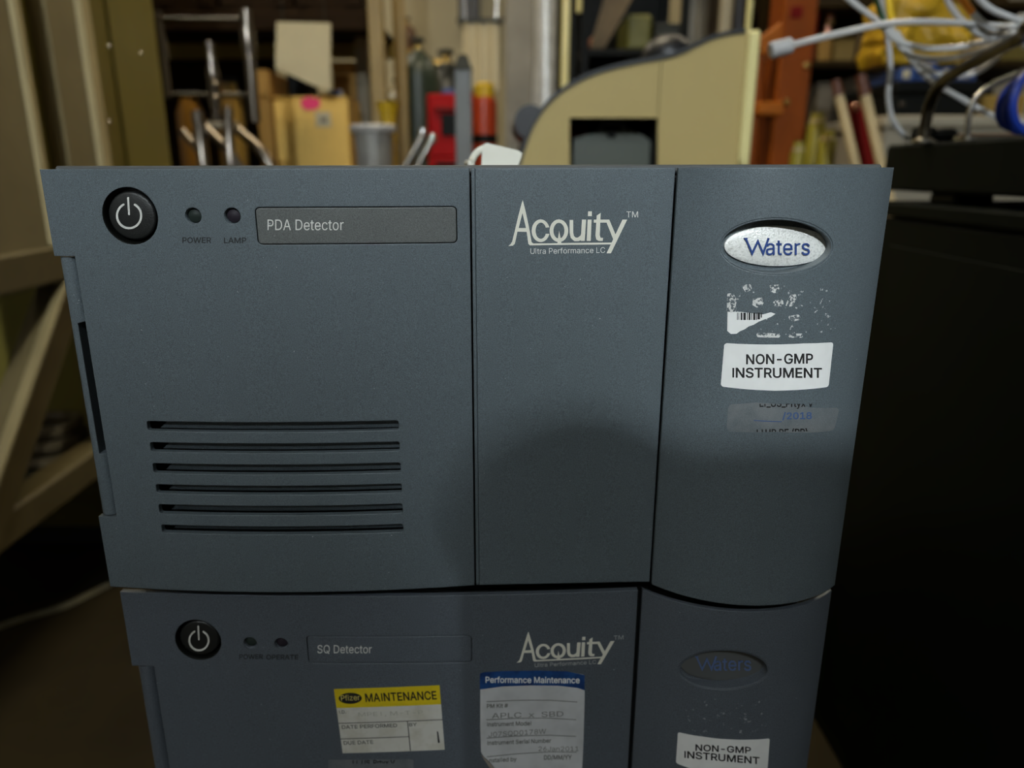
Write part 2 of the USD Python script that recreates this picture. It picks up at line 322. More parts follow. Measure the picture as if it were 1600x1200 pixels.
(fx, fy, fz), frd, fe, fc = UNSEEN_FLOOD
t = thing('unseen_floodlight', 'unseen small round flood lamp on a ceiling bracket behind the viewer, placed to light the module fronts', 'unseen_floodlight', UNSEEN_FLOOD[0])
fdir = np.array([0.15, 3.2, -1.8]); fdir /= np.linalg.norm(fdir)
mm = lathe([(0, -0.004), (frd, -0.004), (frd, 0.0), (0, 0.0)], (0, 0, 0), 'z', 32); hh = lathe([(frd * 1.02, 0.012), (frd * 1.2, 0.012), (frd * 1.2, -0.09), (0, -0.10), (0, -0.094), (frd * 1.02, -0.02), (frd * 1.02, 0.012)], (0, 0, 0), 'z', 32)
TT = trimesh.geometry.align_vectors([0, 0, 1], fdir); TT[:3, 3] = UNSEEN_FLOOD[0]; mm.apply_transform(TT); hh.apply_transform(TT)
obj('housing', hh, DARKGREY, t); obj('lens', mm, usdkit.material(stage, '/World/Looks/flood_glow', {'e': ('emission', dict(color=fc, strength=fe))}, [], surface='e.emission'), t); obj('bracket', cyl((fx, fy - 0.07, fz + 0.03), (fx, fy - 0.07, CEIL - 0.001), 0.012, 12), DARKGREY, t)
def shade_blocker(x0, x1, y0, y1, h, label, name='steel_locker'):  # added blockers out of view, casting the shadow on the module fronts
    t = thing(name, label, 'shade_blocker', ((x0 + x1) / 2, (y0 + y1) / 2, 0)); obj('body', bx(x0, x1, y0, y1, 0.06, h, 0.004), GREYPAINT, t); obj('plinth', bx(x0 + 0.02, x1 - 0.02, y0 + 0.02, y1 - 0.02, 0, 0.06), BLACK, t)
    d = obj('door', bx(x0 + 0.008, x1 - 0.008, y1, y1 + 0.014, 0.075, h - 0.015, 0.003), GREYPAINT, t); obj('door_handle', bx(x1 - 0.05, x1 - 0.035, y1 + 0.014, y1 + 0.03, h * 0.55, h * 0.55 + 0.1, 0.003), BLACK, d)
shade_blocker(-0.048, 0.36, -1.2, -0.85, 1.266, 'grey steel locker behind the viewer, to the right')
t = thing('round_tin', 'round-topped tin standing on the right-hand locker behind the viewer', 'tin', (-0.014, -0.905, 1.266)); obj('body', lathe([(0, 1.2661), (0.044, 1.2661), (0.044, 1.272), (0.038, 1.285), (0.024, 1.296), (0.010, 1.301), (0, 1.302)], (-0.014, -0.905, 0), 'z', 28), DARKGREY, t); obj('knob', lathe([(0, 1.301), (0.005, 1.3015), (0.005, 1.305), (0, 1.306)], (-0.014, -0.905, 0), 'z', 16), BLACK, t)  # added dome shape, rounds the top of the cast shadow
shade_blocker(-0.70, -0.1145, -2.95, -2.6, 2.274, 'tall grey steel locker behind the viewer, to the left')
# ------------------------------------------------------------------ the instrument stack
PW = 0.0003                                          # paint lift
XL, XS, XC, XR, TOP, BOT = -0.1841, -0.0112, 0.0722, 0.1590, 0.9000, 0.7103
def S_door(x, xl=XL, xr=XS, y0=0.0, y1=0.0005, b=0.0056):
    u = np.clip((np.asarray(x, float) - xl) / (xr - xl), -0.05, 1.05); return y0 + (y1 - y0) * u - 4 * b * u * (1 - u)
def S_mid(x): return 0.0005 + 0.0028 * np.clip((np.asarray(x, float) - XS) / (XC - XS), -0.2, 1.2)
def arc(xl, xr, yl, yr, sag):
    c = (xr - xl) / 2; R = (c * c + sag * sag) / (2 * sag); xm = (xl + xr) / 2
    def S(x):
        x = np.asarray(x, float); u = np.clip(x - xm, -c * 1.02, c * 1.02)
        return yl + (yr - yl) * (x - xl) / (xr - xl) - (np.sqrt(np.maximum(R * R - u * u, 1e-9)) - (R - sag))
    return S
S_col = arc(XC, XR, 0.0012, 0.0, 0.0178)
lin = lambda k, c=(0, 0): (lambda P: np.asarray(P, float) / k + np.asarray(c))

def acquity(parent, S, M, dim=WHITEINK):             # the word mark; M maps sketch coordinates to pixels
    q = lambda pts: ppoly(M(pts), S)
    e = lambda cx, cy, rx, ry: circle_px(cx, cy, rx, ry)
    A = q([(245, 150), (256, 190), (280, 290), (310, 430), (338, 590), (355, 602), (1170, 593), (1168, 613), (345, 622), (318, 622), (303, 605), (286, 482), (190, 480), (168, 585), (160, 610), (140, 626), (95, 629), (116, 612), (134, 585), (160, 480), (200, 310), (232, 190)]).difference(q([(242, 285), (203, 442), (279, 442)]))
    c = q(e(432, 470, 94, 118)).difference(q(e(434, 470, 55, 84))).difference(q([(470, 440), (560, 430), (560, 505), (470, 500)]))
    o = unary_union([q(e(622, 470, 97, 118)).difference(q(e(622, 470, 57, 82))), q([(624, 472), (612, 545), (606, 604), (648, 604), (640, 545)])])
    Lp = LineString([(752, 358), (752, 490), (762, 535), (790, 560), (825, 560), (860, 535), (880, 490)]).buffer(19, cap_style=2)
    u = unary_union([q(np.array(Lp.exterior.coords)[:-1]), q([(862, 354), (906, 354), (890, 576), (848, 576)])])
    i1, i2 = q([(921, 354), (962, 354), (953, 576), (911, 576)]), q([(926, 268), (966, 268), (965, 318), (924, 318)])
    t = unary_union([q([(1016, 312), (1057, 284), (1047, 515), (1056, 543), (1082, 545), (1078, 576), (1035, 576), (1010, 560), (1002, 520)]), q([(985, 354), (1140, 354), (1134, 386), (985, 386)])])
    y = unary_union([q([(1106, 354), (1146, 354), (1218, 525), (1192, 572)]), q([(1284, 354), (1333, 354), (1163, 706), (1118, 706)])])
    g = unary_union([A, c, o, u, i1, i2, t, y]).simplify(0.00002)
    obj('brand_lettering', [decal(p, S) for p in getattr(g, 'geoms', [g])], CREAMINK, parent, 'cream word mark on the grey front')
    obj('trademark_lettering', lettering('TM', *M([(1325, 331), (1447, 331)]), (M([(0, 62)]) - M([(0, 0)]))[0][1], S), dim, parent)
    obj('tagline_lettering', lettering('Ultra Performance LC', *M([(325, 712), (1102, 700)]), (M([(0, 58)]) - M([(0, 0)]))[0][1], S), dim, parent)

def waters(S, k, y_add=0.0):                          # badge word; k maps sketch coordinates to pixels
    W = LineString([(205, 166), (237, 240), (265, 180), (291, 240), (318, 164)]).buffer(4.6, cap_style=2, join_style=2, mitre_limit=3)
    s = [(196, 163), (214, 163), (214, 168), (196, 168)]
    g = unary_union([ppoly(k(np.array(W.exterior.coords)[:-1]), S), ppoly(k(s), S)])
    a, b = k([(305, 246), (521, 246)]); h = (k([(0, 76)]) - k([(0, 0)]))[0][1]
    return [decal(g, S, 0.0004), lettering('aters', a, b, h, S, 0.0004)]

def power_symbol(px, S):                              # px maps unit coordinates (u right, v up) to pixels
    a = np.radians(np.linspace(62, -242, 40)); ring = LineString(np.c_[np.cos(a), np.sin(a)]).buffer(0.088)
    st = LineString([(-0.08, 1.42), (0.0, 0.12)]).buffer(0.08)
    return [decal(ppoly(px(np.array(g.exterior.coords)[:-1]), S), S, 0.0002) for g in (ring, st)]

def build_front(t, P, side, S, zt, zb, xl, xr, btn, leds, plate, led_words, plate_word, handle, vents=()):
    """door skin with its openings, power button, status lamps, name plate, handle"""
    notch = handle['notch']
    poly = sbox(xl, zb, xr, zt).difference(Polygon(notch))
    (bx_, by_), brad = onto([btn[0]], S)[0], btn[1]
    ys = float(S(np.array([bx_]))[0])
    poly = poly.difference(Point(bx_, by_).buffer(brad, quad_segs=16))
    for L_ in leds: poly = poly.difference(Point(*onto([L_], S)[0]).buffer(0.0033, quad_segs=10))
    pl = onto(plate, S); px0, px1, pz0, pz1 = pl[:, 0].min(), pl[:, 0].max(), pl[:, 1].min(), pl[:, 1].max()
    poly = poly.difference(rrect(px0 - 0.00035, px1 + 0.00035, pz0 - 0.00035, pz1 + 0.00035, 0.0019))
    for v in vents: poly = poly.difference(v)
    obj('door', sheet(poly, S, 0.003, 0.003), P, t)
    # button: a sloping collar and a black disc
    b = obj('power_button', lathe([(0, 0.0005), (brad * 0.62, 0.0003), (brad * 0.80, -0.0001), (brad * 0.845, -0.0006), (brad * 0.86, -0.0014), (brad * 0.86, -0.006), (0, -0.006)], (bx_, ys + 0.0012, by_), '-y', 48), BUTTON, t, 'black round power button')
    obj('button_collar', lathe([(brad * 1.0, 0.0001), (brad * 0.985, -0.0004), (brad * 0.93, -0.0024), (brad * 0.93, -0.006), (brad * 1.02, -0.006), (brad * 1.02, -0.003), (brad * 1.0, 0.0001)], (bx_, ys, by_), '-y', 48), BLACK, b)
    Sb = lambda x: 0 * np.asarray(x, float) + ys + 0.0012 - 0.0004
    r = btn[2]; c = np.array(btn[0], float) + btn[3]
    obj('power_symbol', power_symbol(lambda q: np.c_[c[0] + q[:, 0] * r * 0.97 - q[:, 1] * r * -0.0, c[1] - q[:, 1] * r], Sb), WHITEINK, b, 'white power symbol')
    for L_, m in zip(leds, (LENS1, LENS2)):
        x, z = onto([L_], S)[0]; y = float(S(np.array([x]))[0])
        l = obj('status_lamp', lathe([(0, -0.0009), (0.0015, -0.001), (0.0026, -0.0016), (0.0027, -0.004), (0, -0.004)], (x, y, z), '-y', 24), m, t, 'dark unlit status lamp')
        obj('lamp_collar', lathe([(0.0033, 0.0), (0.0031, -0.0006), (0.0028, -0.0022), (0.0028, -0.0045), (0.0035, -0.0045), (0.0035, -0.003), (0.0033, 0.0)], (x, y, z), '-y', 24), P, l)
    n = obj('name_plate', sheet(rrect(px0, px1, pz0, pz1, 0.0016), lambda x: S(x) + 0.0002, 0.0022, 0.004), P if side == 'low' else PLATE, t)
    obj('plate_lettering', lettering(plate_word[0], plate_word[1], plate_word[2], plate_word[3], lambda x: S(x) + 0.0002), WHITEINK, n)
    for w in led_words: obj('lamp_lettering', lettering(*w[:4], S, bold=True), DIMINK, t)
    # handle: half round rail in the notch at the door's edge
    h = Polygon(handle['rail'])
    hx0, _, hx1, _ = h.bounds
    def S_h(x):
        u = (np.asarray(x, float) - handle['cx'](0)) / 1.0
        return 0 * u
    rail = sheet(h, lambda x: S_door(np.full_like(np.asarray(x, float), xl + 0.004), xl, xr) * 0, 0.006, 0.0006)
    v = rail.vertices.copy(); N = len(v) // 2
    w = handle['w']; cx = handle['c0'] + (v[:, 2] - zb) * 0.0
    u = np.clip((v[:, 0] - cx) / (w / 2), -0.995, 0.995); fr = np.arange(len(v)) < N
    v[:, 1] = np.where(fr, handle['y'] - (w * 0.55) * (np.sqrt(1 - u * u) - 0.3), handle['y'] + 0.004); rail.vertices = v
    obj('handle', rail, P, t)

# --- upper module
U = thing('upper_detector_module', 'blue-grey detector module with six vent slots and a silver oval badge, top of the stack', 'laboratory instrument', ((XL + XR) / 2, 0.2, BOT - 0.004))
obj('chassis', [bx(XL + 0.009, XR - 0.001, 0.030, 0.46, BOT + 0.002, TOP + 0.0005, 0.001), bx(XL + 0.0016, XR - 0.001, 0.0075, 0.46, TOP - 0.002, TOP + 0.0013, 0.0008)], mat('chassis_grey', (0.07, 0.075, 0.075), 0.5, bevel=0.0006), U)
obj('inner_frame', bx(XL + 0.010, XC + 0.004, 0.010, 0.032, BOT + 0.003, TOP - 0.003), CAVITY, U)
z400, z806, z503, z710 = at(105, 400, 0.0)[2], at(160, 807, 0.0)[2], at(128, 503, 0.0)[2], at(160, 711, 0.0)[2]
xn = float(at(118, 400, 0.0)[0]); xo = float(at(91, 402, 0.002)[0]); xm_ = float(at(138, 560, 0)[0]); xs_ = float(at(131, 560, 0)[0])
notch = [(XL - 0.01, z806), (xn + 0.0003, z806), (xn + 0.0003, z400), (XL - 0.01, z400)]
rail = [(xo, z806 + 0.0005), (xn - 0.0005, z806 + 0.0005), (xn - 0.0005, z710), (xn - 0.0038, z710 + 0.0006), (xn - 0.0038, z503 - 0.0006), (xn - 0.0005, z503), (xn - 0.0005, z400 - 0.0005), (xo, z400 - 0.0005)]
slots_px = [((230, 658), (622.5, 656.5), (231, 672.5), (623, 672.5)), ((234, 691), (624, 689.5), (236, 705.5), (624.5, 704.5)), ((238, 724), (625.5, 722), (241, 739), (626.5, 738)),
            ((243, 757), (627, 755), (245, 770.5), (628, 769.5)), ((247.5, 788.5), (628.5, 786), (250, 802.5), (629.5, 801.5)), ((252, 820.5), (629.5, 818), (255, 832), (630.5, 831.5))]
vents = []
for a, b, c, d in slots_px:
    q = onto([a, b, c, d], S_door); zt_, zb_ = (q[0, 1] + q[1, 1]) / 2, (q[2, 1] + q[3, 1]) / 2
    vents.append(rrect(min(q[0, 0], q[2, 0]), max(q[1, 0], q[3, 0]), zb_, zt_, 0.0011))
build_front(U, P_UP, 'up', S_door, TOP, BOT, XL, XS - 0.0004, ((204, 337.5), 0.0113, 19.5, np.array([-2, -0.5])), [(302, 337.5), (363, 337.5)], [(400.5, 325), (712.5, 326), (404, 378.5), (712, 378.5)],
            [('POWER', (285, 379.5), (330, 379.5), 8.5), ('LAMP', (350, 379.8), (385, 379.8), 8.5)], ('PDA Detector', (418, 359.5), (537, 359.5), 16.5),
            dict(notch=notch, rail=rail, cx=lambda z: 0, c0=(xo + xn) / 2, w=xn - xo, y=0.0035), vents)
obj('handle_slot', bx(xn - 0.0075, xn + 0.002, 0.006, 0.010, z806 + 0.002, z400 - 0.002), CAVITY, U)
for v in vents:                                      # a louvre behind each slot, its left end cut on a slant
    x0, z0, x1, z1 = v.bounds
    pg = Polygon([(x0 + 0.0024, z0 - 0.001), (x0 + 0.0092, z1 + 0.0005), (x1 + 0.001, z1 + 0.0005), (x1 + 0.001, z0 - 0.001)])
    m = sheet(pg, lambda x: S_door(x) + 0.0068, 0.0015, 0.006)
    vv = m.vertices.copy(); vv[:, 1] += 0.0014 * (vv[:, 2] - z0) / (z1 - z0) * 0 ; m.vertices = vv
    obj('louvre', m, P_UP, U)
x735, x740 = XS, XS + 0.0013
obj('trim_strip', sheet(sbox(XS + 0.0004, BOT, XS + 0.0018, TOP), lambda x: S_mid(x) + 0.0002, 0.004), P_UP, U)
obj('centre_panel', sheet(sbox(XS + 0.00195, BOT, XC - 0.0003, TOP), S_mid, 0.004, 0.02), P_UP, U)
acquity(U, S_mid, lin(6.667, (780, 290)))
# column cover with an oval pocket
ell = ppoly(circle_px(1213, 385, 88.5, 44.5, 72), S_col)
colp = sbox(XC + 0.0004, BOT, XR, TOP)
obj('column_cover', [sheet(colp.difference(ell), S_col, 0.0025, 0.002)], P_UP, U)
obj('column_core', bx(XC + 0.006, XR - 0.004, 0.003, 0.032, BOT + 0.002, TOP - 0.002), CAVITY, U)
peak = float(S_col(np.array([(XC + XR) / 2]))[0])
yb = float(S_col(np.array([ell.bounds[0]]))[0]) + 0.0004
S_floor = lambda x: 0 * np.asarray(x, float) + yb + 0.0012
wall = ell.buffer(0.0001).difference(ell.buffer(-0.0009))
def pocket(ell, S, S_fl):
    g = ell.buffer(0.00005).difference(ell.buffer(-0.0007)); m = sheet(g, lambda x: S(x) + 0.0002, 0.001, 0.002)
    v = m.vertices.copy(); N = len(v) // 2; v[N:, 1] = S_fl(v[N:, 0]) + 0.0006; m.vertices = v
    return m
bp = obj('badge_pocket', [pocket(ell, S_col, S_floor), sheet(ell, S_floor, 0.001, 0.01)], P_UP, U)
el2 = ppoly(circle_px(1213.5, 384, 83.5, 31.5, 72), S_floor)
def domed(ell, S_fl, lift, dome, dx=0.0015):
    pass
    c = np.array(ell.centroid.coords[0]); B = ell.bounds; a, b = (B[2] - B[0]) / 2, (B[3] - B[1]) / 2
    n, kk = 72, 10; V, F = [], []
    ex = np.array(ell.exterior.coords)[:-1]; th = np.linspace(0, 2 * math.pi, n, endpoint=False)
    pts = [ell.exterior.interpolate(i / n, normalized=True).coords[0] for i in range(n)]
    pts = np.array(pts); 
    if Polygon(pts).exterior.is_ccw is False: pts = pts[::-1]
    for j in range(kk + 1):
        s = 1 - j / kk; h = 0 if j == 0 else lift + dome * (1 - s * s)
        s = 1 if j <= 1 else 1 - (j - 1) / (kk - 1)
        if j == 1: h = lift
        for p in pts: V.append(np.r_[c + (p - c) * s * (0.995 if j == 1 else 1), 0][[0, 2, 1]] + [0, float(S_fl(np.array([p[0]]))[0]) - h, 0])
    for j in range(kk):
        for i in range(n):
            p, q = j * n + i, j * n + (i + 1) % n
            F += [[p, q, q + n], [p, q + n, p + n]]
    return trimesh.Trimesh(np.array(V), F, process=False)
bd = obj('badge', domed(el2, S_floor, 0.0012, 0.0010), SILVER, U, 'silver oval badge')
S_badge = lambda x: S_floor(x) - 0.0022
obj('badge_lettering', waters(S_badge, lin(3.158, (1100, 320))), BLUEINK, bd, 'blue word on the silver badge')

# labels stuck on the column
def label_sheet(name, pts, S, m, parent, label, off=0.00015, r=0.0012):
    g = ppoly(pts, S); g = g.buffer(-r).buffer(r, quad_segs=4) if r else g
    return obj(name, decal(g, S, off, 0.003), m, parent, label)
off2 = lambda S, d: (lambda x: S(x) - d)
k4 = lin(3.158, (1100, 320))
lb = label_sheet('paper_label', k4([(100, 682), (230, 688), (360, 689), (490, 684), (638, 678), (614, 898), (480, 912), (350, 917), (210, 910), (82, 896)]), S_col, PAPER, U, 'white label lettered in black capitals')
SL = off2(S_col, 0.00016)
obj('label_lettering', lettering('NON-GMP', *k4([(208, 786), (538, 782)]), 47 / 3.158 * -1 * -1, SL, 0.00008, True), PRINTBLACK, lb)
obj('label_lettering', lettering('INSTRUMENT', *k4([(140, 852), (582, 853)]), 47 / 3.158, SL, 0.00008, True), PRINTBLACK, lb)
tl = obj('torn_label', decal(ppoly(k4([(116, 528), (180, 528), (290, 541), (330, 530), (352, 538), (330, 553), (296, 566), (268, 577), (244, 592), (222, 599), (196, 616), (178, 623), (160, 636), (132, 637), (114, 622)]), S_col), S_col, 0.00015), PAPER, U, 'torn corner of a white bar code label')
obj('label_residue', decal(ppoly(k4([(124, 440), (260, 398), (470, 400), (620, 405), (650, 610), (560, 640), (320, 645), (162, 634), (290, 560), (122, 525)]), S_col), S_col, 0.0001), RESIDUE, U, 'flecks of white paper left by a peeled label')
bars = []
for x, w in ((163, 3), (171, 2), (181, 8), (194, 12), (212, 3), (220, 9), (234, 3), (243, 10), (257, 4), (264, 12), (280, 5)):
    dz = max(0, x - 258) * 0.5
    bars.append(decal(ppoly(k4([(x, 532), (x + w, 532), (x + w, 568 - dz), (x, 568 - dz)]), SL), SL, 0.00008))
obj('bar_code', bars, PRINTBLACK, tl)
sc = [ppoly(k4(p), S_col) for p in ([(124, 445), (140, 448), (152, 470), (146, 500), (132, 524), (122, 524)], [(250, 470), (278, 462), (284, 485), (262, 498), (248, 490)], [(330, 405), (365, 402), (372, 412), (350, 428), (335, 420)],
      [(418, 478), (432, 452), (445, 448), (448, 462), (430, 492), (412, 496)], [(350, 480), (380, 474), (384, 494), (356, 498)], [(198, 404), (222, 400), (226, 414), (210, 422)], [(425, 556), (462, 550), (468, 560), (440, 566)], [(268, 640), (368, 643), (366, 647), (270, 645)], [(425, 643), (480, 644), (478, 648), (426, 647)])]
obj('paper_scrap', [decal(g.buffer(0.0007), S_col, 0.00014) for g in sc], RAGGED, U, 'white paper scraps of a peeled label')
fm = label_sheet('film_label', k4([(120, 985), (260, 975), (480, 985), (520, 1000), (668, 1000), (642, 1112), (560, 1122), (350, 1120), (110, 1118)]), S_col, FILM, U, 'clear film label with a faded stamp', r=0.002)
SF = off2(S_col, 0.00018)
obj('stamp_lettering', lettering('/2018', *k4([(386, 1058), (532, 1056)]), 32 / 3.158, SF, 0.00006, True), FADEBLUE, fm)
obj('stamp_line', decal(ppoly(k4([(246, 1062), (384, 1068), (384, 1072), (246, 1066)]), SF), SF, 0.00006), FADEBLUE, fm)
obj('stamp_lettering', lettering('LI_US_Prtyx V', *k4([(274, 996), (534, 996)]), 34 / 3.158, SF, 0.00006, True, clip=[((0, 0.42, 0), (0, -1, 0))]), PRINTBLACK, fm)
obj('stamp_lettering', lettering('LI HR RE (RR)', *k4([(260, 1143), (510, 1139)]), 34 / 3.158, SF, 0.00006, True, clip=[((0, 0.62, 0), (0, 1, 0))]), PRINTBLACK, fm)

# --- lower module
YL = 0.004
xl2, xs2, xr2, top2, bot2 = -0.1823, 0.0672, 0.1600, 0.7048, 0.14
S_d2 = lambda x: S_door(x, xl2, xs2, YL, YL + 0.0005, 0.0044)
xc2 = 0.0692
S_c2 = arc(xc2, xr2, YL + 0.001, YL, 0.0182)
D = thing('lower_detector_module', 'slate-grey detector module with yellow and blue-headed service labels, bottom of the stack', 'laboratory instrument', ((xl2 + xr2) / 2, 0.2, bot2))
obj('chassis', bx(xl2 + 0.009, xr2 - 0.001, 0.034, 0.50, bot2, top2 - 0.0005, 0.001), _mats['chassis_grey'], D)
obj('top_cover', bx(xl2 + 0.02, xr2 - 0.005, 0.012, 0.50, top2 - 0.004, top2 + 0.0001), BLACK, D)
obj('inner_frame', bx(xl2 + 0.010, xr2 - 0.012, 0.0125, 0.036, bot2 + 0.003, top2 - 0.005), CAVITY, D)
zh = at(222, 1040, YL)[2]; zl = bot2 + 0.05
xn2 = float(at(241, 1042, YL)[0]); xo2 = float(at(214, 1042, YL + 0.002)[0])
notch2 = [(xl2 - 0.01, zl), (xn2 + 0.0003, zl), (xn2 + 0.0003, zh), (xl2 - 0.01, zh)]
rail2 = [(xo2, zl + 0.0005), (xn2 - 0.0005, zl + 0.0005), (xn2 - 0.0005, zh - 0.0005), (xo2, zh - 0.0005)]
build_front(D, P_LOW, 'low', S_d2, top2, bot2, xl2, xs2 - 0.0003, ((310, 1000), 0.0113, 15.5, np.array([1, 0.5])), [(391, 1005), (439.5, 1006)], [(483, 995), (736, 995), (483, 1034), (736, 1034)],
            [('POWER', (374, 1029.5), (411, 1029.5), 7), ('OPERATE', (416, 1030.2), (466, 1030.2), 7)], ('SQ Detector', (496, 1020.5), (581, 1020.5), 12.5),
            dict(notch=notch2, rail=rail2, cx=lambda z: 0, c0=(xo2 + xn2) / 2, w=xn2 - xo2, y=YL + 0.0035))
obj('handle_slot', bx(xn2 - 0.0055, xn2 + 0.002, YL + 0.006, YL + 0.010, zl + 0.002, zh - 0.002), CAVITY, D)
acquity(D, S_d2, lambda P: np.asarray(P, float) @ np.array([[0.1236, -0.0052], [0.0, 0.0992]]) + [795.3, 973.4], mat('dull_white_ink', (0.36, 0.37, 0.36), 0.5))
ell3 = ppoly(circle_px(1131, 1046.5, 70.5, 31.5, 72), S_c2)
obj('column_cover', sheet(sbox(xc2, bot2, xr2, top2).difference(ell3), S_c2, 0.0025, 0.002), P_LOW, D)
yb3 = float(S_c2(np.array([ell3.bounds[0]]))[0]) + 0.0004
S_f3 = lambda x: 0 * np.asarray(x, float) + yb3 + 0.0004
obj('badge_pocket', [pocket(ell3, S_c2, S_f3), sheet(ell3, S_f3, 0.001, 0.01)], P_LOW, D)
el4 = ppoly(circle_px(1131.5, 1038, 68, 23.5, 72), S_f3)
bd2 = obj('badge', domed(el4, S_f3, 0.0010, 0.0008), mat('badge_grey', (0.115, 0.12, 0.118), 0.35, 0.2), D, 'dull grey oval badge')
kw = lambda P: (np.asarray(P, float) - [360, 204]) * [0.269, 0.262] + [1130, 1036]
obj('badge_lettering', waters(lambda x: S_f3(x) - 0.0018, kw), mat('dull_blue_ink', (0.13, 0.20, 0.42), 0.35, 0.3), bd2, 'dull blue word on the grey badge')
k3 = lin(3.75, (980, 880))
l3 = label_sheet('paper_label', k3([(297, 989), (450, 1017), (600, 1032), (720, 1034), (835, 1026), (820, 1230), (700, 1236), (560, 1234), (420, 1218), (285, 1170)]), S_c2, PAPER, D, 'white label lettered in black capitals')
SL2 = off2(S_c2, 0.00016)
obj('label_lettering', lettering('NON-GMP', *k3([(400, 1098), (725, 1114)]), 9.6, SL2, 0.00008, True), PRINTBLACK, l3)
obj('label_lettering', lettering('INSTRUMENT', *k3([(335, 1140), (775, 1177)]), 10.5, SL2, 0.00008, True), PRINTBLACK, l3)
obj('label_residue', decal(ppoly(k3([(340, 760), (830, 790), (810, 980), (340, 1000)]), S_c2), S_c2, 0.0001), RESIDUE2, D, 'faint flecks left by a peeled label')

# yellow-headed maintenance label
k5 = lin(7.2727, (500, 1060))
# sheet coordinates (u, v) in the sketch to pixels by bilinear corners
CO = np.array([(158, 122), (1358, 78), (1418, 808), (258, 848)], float)
def quad(CO, k):
    def f(P):
        P = np.asarray(P, float); u, v = P[:, :1], P[:, 1:2]
        return k((1 - u) * (1 - v) * CO[0] + u * (1 - v) * CO[1] + u * v * CO[2] + (1 - u) * v * CO[3])
    return f
q5 = quad(CO, k5); R_ = lambda u0, v0, u1, v1: [(u0, v0), (u1, v0), (u1, v1), (u0, v1)]
ml = obj('maintenance_label', decal(ppoly(q5(R_(0, 0, 1, 1)), S_d2), S_d2, 0.00015), DIRTY, D, 'white service label with a yellow heading')
SM = off2(S_d2, 0.00016)
obj('label_heading', decal(ppoly(q5(R_(0, 0, 1, 0.295)), SM), SM, 0.00005), YELLOW, ml)
SM2 = off2(S_d2, 0.00022)
def put(par, s, q, u0, u1, v, h, S, m, bold=True, nm='label_lettering'):
    a, b = q([(u0, v), (u1, v)]); c = q([(u0, v - h)])[0]
    return obj(nm, lettering(s, a, b, 0, S, 0.00006, bold, up=c - a), m, par)
put(ml, 'MAINTENANCE', q5, 0.285, 0.965, 0.215, 0.125, SM2, PRINTBLACK)
lg = obj('logo_oval', decal(ppoly(q5(np.c_[0.143 + 0.11 * np.cos(np.linspace(0, 6.28, 41)[:-1]), 0.152 + 0.086 * np.sin(np.linspace(0, 6.28, 41)[:-1])]), SM2), SM2, 0.00005), PRINTBLACK, ml)
put(ml, 'Pfizer', q5, 0.055, 0.235, 0.185, 0.085, off2(S_d2, 0.00028), mat('heading_yellow_ink', (0.6, 0.5, 0.15), 0.5), False, 'logo_lettering')
ln = [R_(0, 0.53, 1, 0.54), R_(0, 0.775, 0.665, 0.785), R_(0.66, 0.535, 0.668, 1)]
obj('label_rule', [decal(ppoly(q5(r), SM), SM, 0.00005) for r in ln], PRINTBLACK, ml)
put(ml, 'I.D.', q5, 0.02, 0.085, 0.385, 0.05, SM, PRINTGREY); put(ml, 'DATE PERFORMED', q5, 0.025, 0.56, 0.625, 0.056, SM, PRINTGREY)
put(ml, 'BY', q5, 0.675, 0.75, 0.62, 0.05, SM, PRINTGREY); put(ml, 'DUE DATE', q5, 0.022, 0.31, 0.872, 0.056, SM, PRINTGREY)
obj('pen_mark', decal(ppoly(q5([(0.938, 0.71), (0.95, 0.72), (0.958, 0.89), (0.938, 0.895)]), SM), SM, 0.00005), PRINTBLACK, ml)
put(ml, 'MPE I , M-T-P', q5, 0.2, 0.82, 0.44, 0.06, SM, mat('faint_pencil', (0.40, 0.40, 0.33), 0.6), False, 'pen_writing')

# blue-headed service label, its lower left corner curling
k6 = lin(4.6167, (720, 940))
pts6 = k6([(140, 515), (300, 502), (560, 498), (760, 503), (893, 528), (893, 700), (885, 1000), (872, 1260), (300, 1290), (215, 1200), (175, 1130), (146, 1085), (140, 900)])
pl = label_sheet('service_label', pts6, S_d2, PAPER2, D, 'white service label with a blue heading', r=0.001)
obj('label_heading', decal(ppoly(k6([(138, 520), (165, 510), (300, 502), (560, 498), (760, 503), (893, 530), (893, 640), (840, 622), (700, 606), (500, 604), (300, 612), (138, 634)]), SM), SM, 0.00005), BLUE, pl)
kk = lambda a: k6([a])[0]
obj('heading_lettering', lettering('Performance Maintenance', kk((178, 585)), kk((858, 588)), 9.2, SM2, 0.00006, True), PAPER, pl)
for (a, b) in (((188, 722), (838, 724)), ((186, 853), (830, 852)), ((188, 985), (828, 972)), ((190, 1120), (835, 1086))):
    mid = ((a[0] + b[0]) / 2, (a[1] + b[1]) / 2 - 12)
    lnp = LineString([a, ((a[0] * .7 + b[0] * .3), a[1] * .7 + b[1] * .3 - 10), mid, ((a[0] * .3 + b[0] * .7), a[1] * .3 + b[1] * .7 - 12), b]).buffer(2.2)
    obj('label_rule', decal(ppoly(k6(np.array(lnp.exterior.coords)[:-1]), SM), SM, 0.00005), PRINTGREY, pl)
for s, a, b, h in (('PM Kit #', (188, 768), (340, 764), 6.2), ('Instrument Model', (190, 900), (508, 892), 6.2), ('Instrument Serial Number', (192, 1034), (652, 1016), 6.2), ('nstalled by', (205, 1160), (402, 1150), 6.2), ('DD/MM/YY', (600, 1140), (800, 1138), 6.8)):
    obj('label_lettering', lettering(s, kk(a), kk(b), h, SM, 0.00006, True), PRINTGREY, pl)
